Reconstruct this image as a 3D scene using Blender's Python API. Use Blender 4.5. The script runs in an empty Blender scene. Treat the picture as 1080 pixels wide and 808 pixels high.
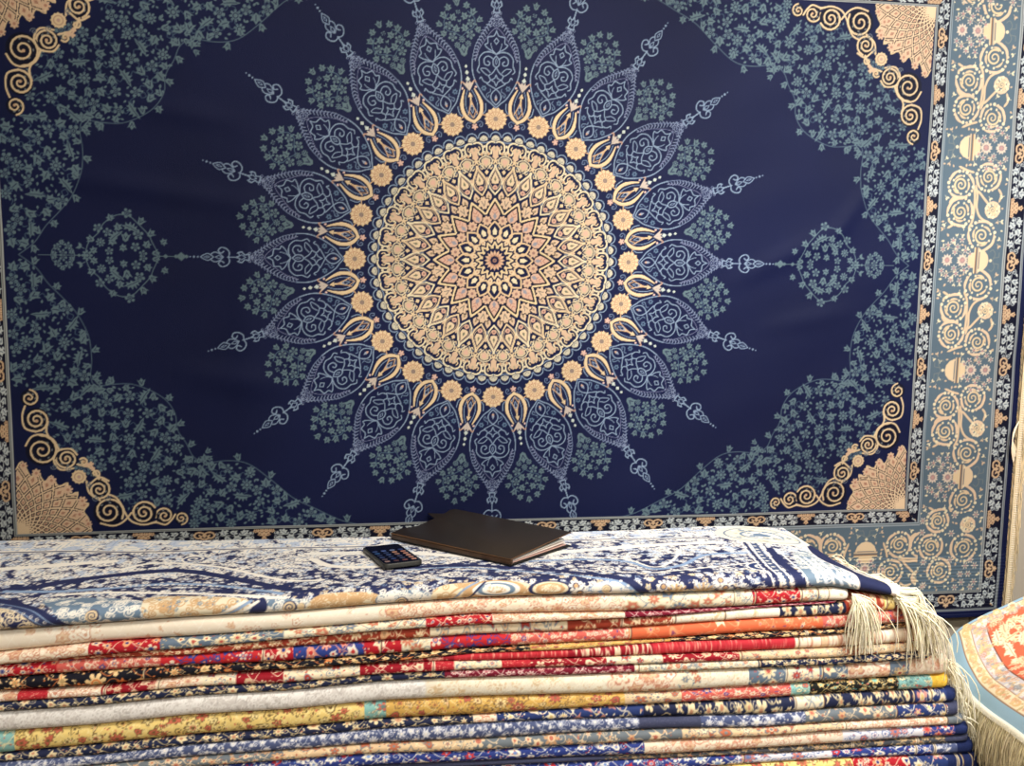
import numpy as np, math, random
TAU = math.tau
def C3(*c): return np.array(c, np.float32) / 255.0

class Canvas:
    """A numpy sheet of colours in cloth coordinates; later carried by mesh vertices."""
    def __init__(s, x0, y0, x1, y1, res, bg):
        s.x0, s.y0, s.res = x0, y0, res
        s.w, s.h = int(round((x1-x0)/res)), int(round((y1-y0)/res))
        s.a = np.empty((s.h, s.w, 3), np.float32); s.a[:] = bg
        s.clip = None
    def win(s, xa, xb, ya, yb):
        i0 = max(0, int((xa-s.x0)/s.res)-1); i1 = min(s.w, int((xb-s.x0)/s.res)+2)
        j0 = max(0, int((ya-s.y0)/s.res)-1); j1 = min(s.h, int((yb-s.y0)/s.res)+2)
        if i0 >= i1 or j0 >= j1: return None
        X = s.x0+(np.arange(i0, i1)+.5)*s.res; Y = s.y0+(np.arange(j0, j1)+.5)*s.res
        return (slice(j0, j1), slice(i0, i1)), X[None, :], Y[:, None]
    def put(s, sl, al, col):
        if s.clip is not None: al = al*s.clip[sl]
        v = s.a[sl]; v += al[..., None].astype(np.float32)*(col-v)
    def _segd(s, P, W, X, Y):
        best = None
        for k in range(len(P)-1):
            (ax, ay), (bx, by) = P[k], P[k+1]
            dx, dy = bx-ax, by-ay; L = dx*dx+dy*dy+1e-9
            t = np.clip(((X-ax)*dx+(Y-ay)*dy)/L, 0, 1)
            d = np.hypot(X-ax-t*dx, Y-ay-t*dy)-(W[k]+t*(W[k+1]-W[k]))*.5
            best = d if best is None else np.minimum(best, d)
        return best
    def stroke(s, P, w, col):
        P = np.asarray(P, float); W = np.broadcast_to(np.asarray(w, float), (len(P),))
        n = 8
        for k in range(0, len(P)-1, n):
            Q = P[k:k+n+1]; V = W[k:k+n+1]; m = V.max()
            r = s.win(Q[:, 0].min()-m, Q[:, 0].max()+m, Q[:, 1].min()-m, Q[:, 1].max()+m)
            if r is None: continue
            sl, X, Y = r
            s.put(sl, np.clip(.5-s._segd(Q, V, X, Y)/s.res, 0, 1), col)
    def poly(s, P, col):
        P = np.asarray(P, float)
        e = 2*s.res; r = s.win(P[:, 0].min()-e, P[:, 0].max()+e, P[:, 1].min()-e, P[:, 1].max()+e)
        if r is None: return
        sl, X, Y = r
        Q = np.vstack([P, P[:1]]); ins = np.zeros((Y.shape[0], X.shape[1]), bool)
        for k in range(len(P)):
            (ax, ay), (bx, by) = Q[k], Q[k+1]
            if ay == by: continue
            ins ^= ((ay > Y) != (by > Y)) & (X < (bx-ax)*(Y-ay)/(by-ay)+ax)
        d = s._segd(Q, np.zeros(len(Q)), X, Y)
        s.put(sl, np.clip(.5-np.where(ins, -d, d)/s.res, 0, 1), col)
    def disc(s, c, r, col):
        e = r+2*s.res; q = s.win(c[0]-e, c[0]+e, c[1]-e, c[1]+e)
        if q is None: return
        sl, X, Y = q
        s.put(sl, np.clip(.5-(np.hypot(X-c[0], Y-c[1])-r)/s.res, 0, 1), col)
    def sample(s, X, Y):
        fx = np.clip((X-s.x0)/s.res-.5, 0, s.w-1.001); fy = np.clip((Y-s.y0)/s.res-.5, 0, s.h-1.001)
        i = fx.astype(int); j = fy.astype(int); tx = (fx-i)[..., None]; ty = (fy-j)[..., None]
        a = s.a
        return (a[j, i]*(1-tx)+a[j, i+1]*tx)*(1-ty)+(a[j+1, i]*(1-tx)+a[j+1, i+1]*tx)*ty

def curve(P, n=6, closed=False):
    """Catmull-Rom through the points."""
    P = [tuple(map(float, p)) for p in P]
    Q = [P[-1]]+P+[P[0], P[1]] if closed else [P[0]]+P+[P[-1]]
    Q = np.array(Q); out = []
    for k in range(1, len(Q)-2):
        a, b, c, d = Q[k-1], Q[k], Q[k+1], Q[k+2]
        for t in np.arange(n)/n:
            out.append(.5*((2*b)+(c-a)*t+(2*a-5*b+4*c-d)*t*t+(3*b-3*c+d-a)*t**3))
    if not closed: out.append(Q[-2])
    return np.array(out)
def xf(P, x=0, y=0, s=1., a=0., m=1):
    P = np.asarray(P, float)*[m, 1]; c, n = math.cos(a), math.sin(a)
    return np.stack([x+s*(P[:, 0]*c-P[:, 1]*n), y+s*(P[:, 0]*n+P[:, 1]*c)], 1)
def spiral(cx, cy, R, a0, turns, d=1, r1=.12, n=26):
    t = np.linspace(0, 1, n); r = R*(1-(1-r1)*t); a = a0+d*TAU*turns*t
    return np.stack([cx+r*np.cos(a), cy+r*np.sin(a)], 1)

# ---- small motifs: lists of (kind, points, width, colour key); 's' stroke 'p' filled 'd' dot
def circle(r, n=12, x=0, y=0): return [(x+r*math.cos(TAU*k/n), y+r*math.sin(TAU*k/n)) for k in range(n)]
def petals(n, r0, r1, frac=.8):
    out = []
    for k in range(n):
        a = TAU*k/n
        for da, r in ((-.5*frac, r0), (-.3, r1*.86), (0, r1), (.3, r1*.86), (.5*frac, r0)):
            b = a+da*TAU/n; out.append((r*math.cos(b), r*math.sin(b)))
    return out
LEAF = [(0, 0), (.28, .3), (.3, .6), (0, 1.15), (-.3, .6), (-.28, .3)]
M_FLOWER5 = [('p', petals(5, .5, 1.05), 0, 0), ('s', circle(.38, 8)+[(.38, 0)], .13, 1), ('d', (0, 0), .15, 1)]
M_FLOWER8 = [('p', petals(8, .62, 1.12), 0, 0), ('s', circle(.42, 9)+[(.42, 0)], .14, 1), ('d', (0, 0), .18, 0)]
M_TULIP = [('p', [(0, -.9), (.5, -.55), (.62, 0), (1.0, .75), (.45, .5), (0, 1.15), (-.45, .5), (-1.0, .75), (-.62, 0), (-.5, -.55)], 0, 0),
           ('s', [(-.3, .3), (0, -.3), (.3, .3)], .14, 1)]
M_IVY = [('p', [(0, -.8), (.35, -.5), (.95, -.45), (.6, .0), (.95, .55), (.4, .5), (0, 1.15), (-.4, .5), (-.95, .55), (-.6, 0), (-.95, -.45), (-.35, -.5)], 0, 0),
         ('s', [(0, -.4), (0, .5)], .13, 1)]
M_LEAF = [('p', LEAF, 0, 0)]
M_LEAVES = [('p', xf(LEAF, 0, 0, .9, .6), 0, 0), ('p', xf(LEAF, 0, 0, .9, -.6), 0, 0), ('s', [(0, -.6), (0, 0)], .16, 0)]
M_ACANTHUS = [('p', curve([(-1.9, -.3), (-1.0, .05), (-.9, .75), (-.45, .3), (-.2, 1.05), (.15, .4), (.6, 1.0), (.8, .3), (1.45, .55), (1.3, 0), (2.0, -.35), (1.2, -.5), (1.2, -.95), (.55, -.55), (.2, -.9), (-.2, -.5), (-.9, -.55)], 3, True), 0, 0),
              ('s', [(-1.2, -.25), (0, -.12), (1.2, -.15)], .12, 1)]
def draw(cv, M, x, y, s, a, cols, m=1):
    for k, P, w, c in M:
        col = cols[c]
        if k == 'd': cv.disc(xf([P], x, y, s, a, m)[0], w*s, col)
        elif k == 's': cv.stroke(xf(P, x, y, s, a, m), max(w*s, .5), col)
        else: cv.poly(xf(P, x, y, s, a, m), col)
def mir(cv, P, w, col, x=0, y=0, a=0, s=1, fill=False):
    for m in (1, -1):
        Q = xf(P, x, y, s, a, m)
        cv.poly(Q, col) if fill else cv.stroke(Q, w, col)
def pol(r, a): return (r*math.sin(a), r*math.cos(a))   # angle measured from the sector axis

# ================= the wall rug, in rug units (1 u = 2.423 mm)
NAVY = C3(14, 22, 62); DARK = C3(12, 14, 36); TEAL = C3(100, 122, 130); TEAL2 = C3(34, 44, 72)
SILV = C3(138, 158, 182); GOLD = C3(240, 205, 150); GOLD2 = C3(222, 172, 122); PINK = C3(206, 158, 132)
CREAM = C3(240, 222, 180); GREY = C3(160, 166, 160); BORD = C3(92, 110, 122); LINE = C3(168, 172, 170)
A_, B_ = 484., 280.3
PUR = C3(120, 134, 162)

def rosette(cv, x, y, R, n=14):
    cv.poly(xf(petals(n, .9, 1.04), x, y, R), GOLD)
    for k in range(n):
        a = TAU*(k+.5)/n
        cv.stroke([(x+R*.3*math.cos(a), y+R*.3*math.sin(a)), (x+R*.93*math.cos(a), y+R*.93*math.sin(a))], .75, C3(196, 136, 96))
        a = TAU*k/n
        cv.disc((x+R*.62*math.cos(a), y+R*.62*math.sin(a)), .7, C3(205, 140, 104))
    cv.disc((x, y), R*.22, C3(150, 130, 118))

def disc_tile():
    cv = Canvas(-34, 0, 34, 136, .3, NAVY); h = math.radians(11.25)
    q = math.radians(5.625)
    dk = DARK
    def O(r): # small ogee diamond
        return [(0, -r), (r*.62, -r*.25), (r*.55, r*.3), (0, r*1.1), (-r*.55, r*.3), (-r*.62, -r*.25)]
    # bead ring, 64
    for k in range(-6, 7):
        a = k*q; x, y = pol(126.2, a)
        cv.stroke(xf(circle(5.6, 14)[0:8], x, y, 1, -a), 1.1, SILV)
        cv.poly(xf([(-4.2, -2.6), (-4, 0), (-2.2, 1.6), (0, 2.6), (2.2, 1.6), (4, 0), (4.2, -2.6), (0, -3.6)], x, y, 1, -a), C3(208, 200, 176))
        cv.stroke(xf([(-2, -1), (0, -2.6), (2, -1)], x, y, 1, -a), .6, C3(120, 120, 120))
        cv.stroke(xf([(-6, -4.2), (0, -5.2), (6, -4.2)], x, y, 1, -a), 1., SILV)
    # scroll row, 32
    for k in range(-3, 4):
        a = 2*q*k
        for m in (1, -1):
            P = curve([(1.2, 121.5), (5, 121.8), (8.8, 119), (9.4, 114), (7.8, 110.5), (4.6, 109.8), (4.2, 112.5)], 4)
            cv.stroke(xf(P, 0, 0, 1, -a, m), 1.7, CREAM)
            cv.stroke(xf(curve([(5.6, 117.5), (6.4, 115), (4.4, 113.6), (3.4, 116)], 3), 0, 0, 1, -a, m), 1.2, GOLD)
        cv.poly(xf([(0, 103.6), (3.4, 106.5), (2.6, 110), (4, 115.5), (1.6, 118), (0, 116.6), (-1.6, 118), (-4, 115.5), (-2.6, 110), (-3.4, 106.5)], 0, 0, 1, -a), C3(228, 186, 146))
        cv.poly(xf([(0, 113), (1.5, 115), (0, 117), (-1.5, 115)], 0, 0, 1, -a), C3(180, 170, 140))
        x, y = pol(102.6, a)
        cv.poly(xf(petals(5, .45, 1.), x, y, 3.2, -a+1.57), GOLD)
        b = a+q; x, y = pol(101.3, b)   # heart
        cv.poly(xf([(0, -6), (4.6, -.4), (4.9, 3), (2.6, 4.4), (0, 5.2), (-2.6, 4.4), (-4.9, 3), (-4.6, -.4)], x, y, 1, -b), C3(214, 190, 150))
        cv.poly(xf([(0, -3.6), (2.8, 0), (2.6, 2.2), (0, 3), (-2.6, 2.2), (-2.8, 0)], x, y, 1, -b), C3(232, 178, 148))
        x, y = pol(91.2, b)
        cv.poly(xf([(0, -2.6), (2.2, .4), (0, 2.8), (-2.2, .4)], x, y, 1, -b), GOLD)
        for m in (1, -1):
            cv.disc(xf([(4.3, 97)], 0, 0, 1, -a, m)[0], 2.1, C3(112, 120, 134))
            cv.disc(xf([(4.3, 97)], 0, 0, 1, -a, m)[0], .8, dk)
            P = curve([(.6, 98.4), (1.0, 95), (4.4, 89), (7.2, 82), (5.6, 75.5), (2.6, 71.5), (0, 68.5)], 4)
            cv.stroke(xf(P, 0, 0, 1, -a, m), 1.7, GOLD if k % 2 else CREAM)
        cv.poly(xf([(0, 92.2), (2.4, 87), (4.2, 83), (3.2, 79.6), (0, 79), (-3.2, 79.6), (-4.2, 83), (-2.4, 87)], 0, 0, 1, -a), C3(238, 206, 160))
        cv.poly(xf([(0, 87), (1.3, 83.6), (0, 81.6), (-1.3, 83.6)], 0, 0, 1, -a), C3(120, 120, 100))
        x, y = pol(75.5, a); cv.disc((x, y), 2.5, C3(232, 170, 140)); cv.disc((x, y), 1., C3(150, 110, 96))
        x, y = pol(77, b); cv.poly(xf(O(2.6), x, y, 1, -b), C3(112, 120, 134))
    for k in range(-3, 4):
        a = 2*q*k; b = a+q
        for m in (1, -1):
            P = curve([(1.8, 99.5), (5.2, 100.4), (6.6, 97), (4.6, 94.4), (3.2, 96.2)], 3)
            cv.stroke(xf(P, 0, 0, 1, -a, m), 1., GOLD)
            cv.stroke(xf(curve([(0, 94), (3.4, 88), (5.4, 82), (4.2, 77.5), (1.6, 73.6)], 3), 0, 0, 1, -a, m), .8, C3(206, 176, 140))
            cv.stroke(xf(curve([(1.6, 95), (5.9, 99.5), (6.5, 104.5), (3.2, 106.8), (0, 107.8)], 3), 0, 0, 1, -b, m), 1.1, CREAM)
            cv.poly(xf([(3, 107.5), (5.2, 109), (4.4, 111.6), (2.2, 110.6)], 0, 0, 1, -b, m), GOLD2)
        x, y = pol(110.5, b); cv.poly(xf(petals(5, .5, 1), x, y, 2.8, -b), C3(224, 200, 160))
        x, y = pol(84.5, b); cv.poly(xf(O(2.4), x, y, 1, -b), C3(222, 184, 146))
        x, y = pol(117.6, b); cv.disc((x, y), 1.3, CREAM)
    # rounded diamonds
    for k in range(-6, 7):
        a = (k+.5)*2*q
        x, y = pol(66.4, a); cv.poly(xf(O(5.2), x, y, 1, -a), C3(232, 192, 152)); cv.poly(xf(O(1.8), x, y, 1, -a), C3(150, 130, 100))
        a = k*2*q; x, y = pol(60.5, a)
        if k % 2:
            cv.poly(xf(petals(7, .74, 1.05), x, y, 6.6, -a), C3(230, 192, 152)); cv.stroke(np.vstack([xf(petals(7, .74, 1.05), x, y, 6.9, -a)]), .8, DARK)
            cv.stroke(xf([(-2, 2), (0, -3.5), (2, 2)], x, y, 1, -a), .8, C3(120, 116, 112))
    # the 16 pointed star
    for k in range(-2, 3):
        a = 4*q*k/1.
        for m in (1, -1):
            cv.stroke(xf(curve([(0, 63.5), (4.2, 57), (8.9, 48.4)], 3), 0, 0, 1, -a, m), [2.2]*6+[1.8], C3(246, 212, 150))
        cv.poly(xf([(0, 59), (3.6, 53), (5.6, 48.5), (3.4, 43.5), (0, 41.8), (-3.4, 43.5), (-5.6, 48.5), (-3.6, 53)], 0, 0, 1, -a), C3(226, 176, 146))
        cv.stroke(xf([(0, 60.5), (4.4, 53.5), (6.9, 48.4), (4.2, 42.6), (0, 40.6), (-4.2, 42.6), (-6.9, 48.4), (-4.4, 53.5), (0, 60.5)], 0, 0, 1, -a), 1.5, DARK)
        for y_ in (50.5, 54): cv.stroke(xf([(-2.4, y_), (0, y_-2.5), (2.4, y_)], 0, 0, 1, -a), .7, C3(190, 120, 100))
        cv.poly(xf([(0, 50), (2, 46), (0, 42.4), (-2, 46)], 0, 0, 1, -a), C3(150, 150, 160))
        for m in (1, -1):
            cv.stroke(xf(curve([(0, 40.5), (4.8, 35.5), (6.9, 30), (4.4, 25.6), (0, 22.6)], 3), 0, 0, 1, -a, m), 1.8, C3(240, 196, 140))
        cv.poly(xf([(0, 35), (2.5, 30.5), (1.8, 27), (-1.8, 27), (-2.5, 30.5)], 0, 0, 1, -a), CREAM)
        b = a+2*q; x, y = pol(42, b)
        cv.poly(xf(petals(8, .78, 1.05), x, y, 5.2, -b), C3(226, 180, 142)); cv.disc((x, y), 1.5, C3(160, 120, 110))
        x, y = pol(22, b); cv.poly(xf(O(4.1), x, y, 1, -b), C3(238, 206, 160)); cv.disc((x, y), .8, C3(200, 130, 90))
        for m in (1, -1):
            cv.stroke(xf([(0, 19), (3.2, 13)], 0, 0, 1, -a, m), 1.9, C3(244, 210, 150))
    for k in range(-8, 9):
        a = 2*q*2*k/1.
    for k in range(-8, 9):
        a = 4*q*k; x, y = pol(5.4, a); cv.poly(xf(LEAF, x, y, 4.6, -a), C3(238, 184, 140))
        a += 2*q; x, y = pol(4., a); cv.poly(xf(LEAF, x, y, 3.2, -a), C3(214, 150, 112))
    cv.disc((0, 0), 2.2, C3(170, 120, 100)); cv.disc((0, 0), .9, C3(90, 90, 90))
    return cv, h

def sun_tile():
    cv = Canvas(-60, 128, 60, 318, .33, NAVY); h = math.radians(9)
    def both(P, w, col, a=0, fill=False):
        mir(cv, P, w, col, 0, 0, -a, 1, fill)
    for k in (-1, 0, 1):   # axis motifs: big petal
        a = 2*h*k
        # net cap band: filled with a fine net
        rr = random.Random(5)
        for j in range(15):
            r = 204+j*3.1
            x = np.interp(r, [204, 217, 232, 240, 249], [22.4, 20.4, 13., 7.6, 0])
            wi = np.interp(r, [204, 210, 232, 249], [1.3, 2.8, 3.8, 1.2])
            for m in (1, -1):
                cx, cy = xf([(x-wi*.35, r)], 0, 0, 1, -a, m)[0]
                cv.stroke(xf([(-wi*.8, -1.1), (0, .9), (wi*.8, -.9)], cx, cy, 1, -a+(.5*m)), .85, C3(136, 150, 176))
                cv.disc((cx, cy+.0), .55, C3(120, 126, 156))
        for j, r in enumerate(np.arange(235, 251, 3.)):
            wd = np.interp(r, [234, 240, 252], [2, 6.5, 2.5])
            for x in np.arange(-wd, wd+.1, 3.2):
                px, py = xf([(x+(.8 if j % 2 else -.8), r)], 0, 0, 1, -a)[0]
                cv.stroke(xf(circle(1.2, 6)+[(1.2, 0)], px, py), .6, C3(140, 152, 178))
        both(curve([(0, 156), (5, 160.5), (11.5, 166), (20.4, 180), (24.4, 192), (24.6, 204)], 4), 1.25, SILV, a)
        both(curve([(24.6, 204), (21.7, 217), (15, 229), (8.4, 238.5), (4, 247)], 4), .8, PUR, a)
        both(curve([(21, 204), (17.6, 214), (11, 224), (5, 232), (0, 236)], 4), .7, C3(120, 124, 156), a)
        # trefoil head
        both(curve([(0, 232.5), (2.6, 227.5), (8.5, 226), (8.8, 220.5), (11.8, 218.5), (8, 214.5), (3, 212), (0, 209.5)], 4), 1.15, SILV, a)
        both([(0, 225.5), (2.4, 222.5), (0, 219.5)], 1., SILV, a)
        both(curve([(3, 212), (5, 216.5), (5.6, 220)], 3), .8, SILV, a)
        # big loops
        both(curve([(0, 209.5), (6, 211.5), (13, 210.5), (17.6, 205), (17.5, 198.5), (19.5, 193), (17.2, 190.5)], 4), 1.2, SILV, a)
        both(curve([(3.4, 205), (8, 207.5), (12.2, 205), (12, 199.6), (8, 198.2), (6.6, 201), (8.8, 202.4)], 4), 1.15, SILV, a)
        both(curve([(0, 208), (3.2, 203.5), (2.6, 198.5), (0, 196.5)], 4), 1.2, SILV, a)
        both([(0, 205), (1.2, 202), (0, 199.5)], .7, SILV, a)
        both(curve([(0, 196.5), (3.5, 191), (7.5, 188), (5.8, 184), (8.5, 181), (13, 182.5), (15.5, 186.5), (17, 184.6)], 4), 1.15, SILV, a)
        both(curve([(7.5, 188), (11, 189.5), (16, 194.5), (10.5, 195), (6, 191)], 4), 1., SILV, a)
        both([(0, 189), (1.5, 185.6), (5, 184), (1.8, 182), (0, 178)], 1.1, SILV, a)
        both(curve([(0, 174.8), (3.6, 171.5), (5.4, 167), (3.6, 162.5), (0, 159)], 4), 1.2, SILV, a)
        both(curve([(0, 174.8), (5, 177.5), (9.5, 180)], 3), 1.1, SILV, a)
        both(curve([(6, 175), (5.5, 172.5), (8, 171), (10, 169), (8.4, 166.5), (7, 169)], 3), .9, C3(112, 134, 160), a)
        for m in (1, -1):
            c = xf([(12.6, 175.4)], 0, 0, 1, -a, m)[0]; cv.poly(xf(petals(6, .7, 1.05), *c, 2.9), C3(92, 116, 142)); cv.disc(c, .9, NAVY)
        c = xf([(0, 166)], 0, 0, 1, -a)[0]; cv.poly(xf([(0, -4), (1.6, 0), (0, 3.5), (-1.6, 0)], *c, 1, -a), C3(150, 160, 180))
        c = xf([(0, 164.4)], 0, 0, 1, -a)[0]; cv.disc(c, 1.1, PINK)
        # crown cup and finial
        both([(0, 250), (3.2, 251), (2.2, 255), (5.4, 257.5), (4.2, 262)], 1.3, SILV, a)
        both(curve([(5.4, 257.5), (4.8, 261), (1.6, 260), (0, 264), ], 3), 1.1, SILV, a)
        both([(0, 254), (2.4, 258), (0, 262)], .9, SILV, a)
        cv.stroke(xf([(0, 262), (0, 272)], 0, 0, 1, -a), 1.4, SILV)
        both(curve([(0, 271), (4.5, 270), (8.4, 273), (9.6, 278), (6.4, 281), (3.8, 278.4), (5.8, 275.6)], 4), 1.35, SILV, a)
        both(curve([(0, 276), (3.4, 280), (4.8, 284.5), (2.6, 288.2), (0, 285.6)], 4), 1.15, SILV, a)
        both(curve([(1.5, 288), (3.4, 291), (2.2, 295), (0, 298.5)], 4), 1.1, SILV, a)
        both([(0, 284), (1.6, 280.6), (0, 277)], .9, SILV, a); both([(0, 295), (1, 292), (0, 289.5)], .7, SILV, a)
        for r, s in ((301, 1.2), (304.8, 1.5), (308.5, 1.0)): cv.poly(xf([(0, -s), (s, 0), (0, s), (-s, 0)], *pol(r, a)), SILV)
    for k in (-1, 1):      # between petals
        a = h*k
        for r, s in ((199, 1.5), (193, 1.9), (186.5, 2.2)):
            cv.poly(xf([(0, -1.2), (1, -.2), (.5, .5), (0, 1.1), (-.5, .5), (-1, -.2)], *pol(r, a), s*1.1, -a), C3(204, 214, 206))
        both([(0, 174), (3.2, 178.6), (6.4, 183.5), (4.4, 183.2), (2.6, 181.8), (2, 185), (0, 182)], 0, C3(206, 190, 176), a, True)
        both(curve([(4.4, 182.4), (6.6, 184.4), (7.6, 182.4)], 3), 1.1, PINK, a)
        for m in (1, -1): cv.disc(xf([(7, 177.6)], 0, 0, 1, -a, m)[0], 1.2, C3(226, 190, 180))
        P = curve([(5.2, 176), (8.8, 167), (10.2, 159), (8.4, 151), (4.4, 146), (0, 143.5)], 5)
        both(P, np.interp(np.arange(len(P)), [0, 8, 18, len(P)-1], [1.2, 3.6, 3.6, 2.4]), GOLD, a)
        both(curve([(2.2, 175), (5, 168), (6, 159), (4, 151), (0, 147)], 4), .8, SILV, a)
        both([(0, 173.5), (2.6, 168), (.9, 168.5), (.9, 160), (0, 158)], 0, GOLD, a, True)
        both([(0, 165), (2.6, 156), (4.8, 151)], 1.2, GOLD2, a); both([(0, 152), (1.8, 157), (0, 160)], .9, SILV, a)
        both([(0, 147), (3, 153)], .9, GOLD2, a)
        c = pol(138.3, a); cv.poly(xf(petals(5, .6, 1.1), *c, 3.1, -a-1.57), C3(226, 180, 160))
        both([(0, 141), (2.4, 143), (0, 145)], 0, GOLD, a, True)
        both(curve([(3, 142), (6.4, 143), (8.6, 140.4), (6.8, 137.4), (5, 139), (6.4, 140.4)], 4), .9, C3(110, 128, 156), a)
        both(curve([(10, 150), (13.5, 153), (14.5, 160)], 3), 1., SILV, a)
        both(curve([(9, 150), (13, 148)], 3), 1.2, GOLD2, a)
        # flower spray
        f = lambda M, x, r, s, t: draw(cv, M, *xf([(x, r)], 0, 0, 1, -a)[0], s, -a+t, (TEAL, TEAL2))
        f(M_TULIP, 0, 214, 6.2, 0)
        f(M_FLOWER8, 0, 225.5, 3.2, 0)
        for m in (1, -1):
            for M, x, r, s, t in ((M_FLOWER8, 5.6, 220.5, 3.0, 0), (M_FLOWER5, 9.2, 229, 4.6, .4), (M_IVY, 17.5, 233, 3.9, -.9),
                                  (M_IVY, 4.5, 236, 4.4, .3), (M_FLOWER5, 11.5, 240.5, 4.4, .2), (M_TULIP, 20.5, 242.5, 3.7, -1.1),
                                  (M_IVY, 6.2, 247.5, 4.2, .5), (M_TULIP, 15, 250.5, 4.2, -.6), (M_LEAF, 10, 246, 3.4, -1.), (M_IVY, 9.5, 257.5, 4., -.2), (M_LEAF, 17.5, 237.5, 3., 1.)):
                f(M, m*x, r, s, m*t)
            both(curve([(0, 228), (7, 233), (13.6, 236), (16, 244), (10, 252)], 4), .8, C3(80, 104, 122), a)
        f(M_TULIP, 0, 261.5, 4., 0); f(M_FLOWER5, 0, 252.5, 2.4, 0); f(M_LEAVES, 0, 242.5, 3.2, 0)
    for k in (-1, 0, 1): rosette(cv, *pol(145, 2*h*k), 11.6)
    return cv, h

OUTL = [(140, 282), (162, 276), (190, 262), (212.4, 250), (236, 228.4), (256, 213.5), (275, 209.5), (298, 211), (311, 205), (318, 190.3), (326, 176.7),
        (328, 160), (336, 146), (350, 136), (368, 129), (384, 128.5), (403.5, 130), (408, 120), (406.5, 103), (408.5, 80), (418, 58), (431, 42), (444, 28), (455, 12), (470, 0)]

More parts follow.
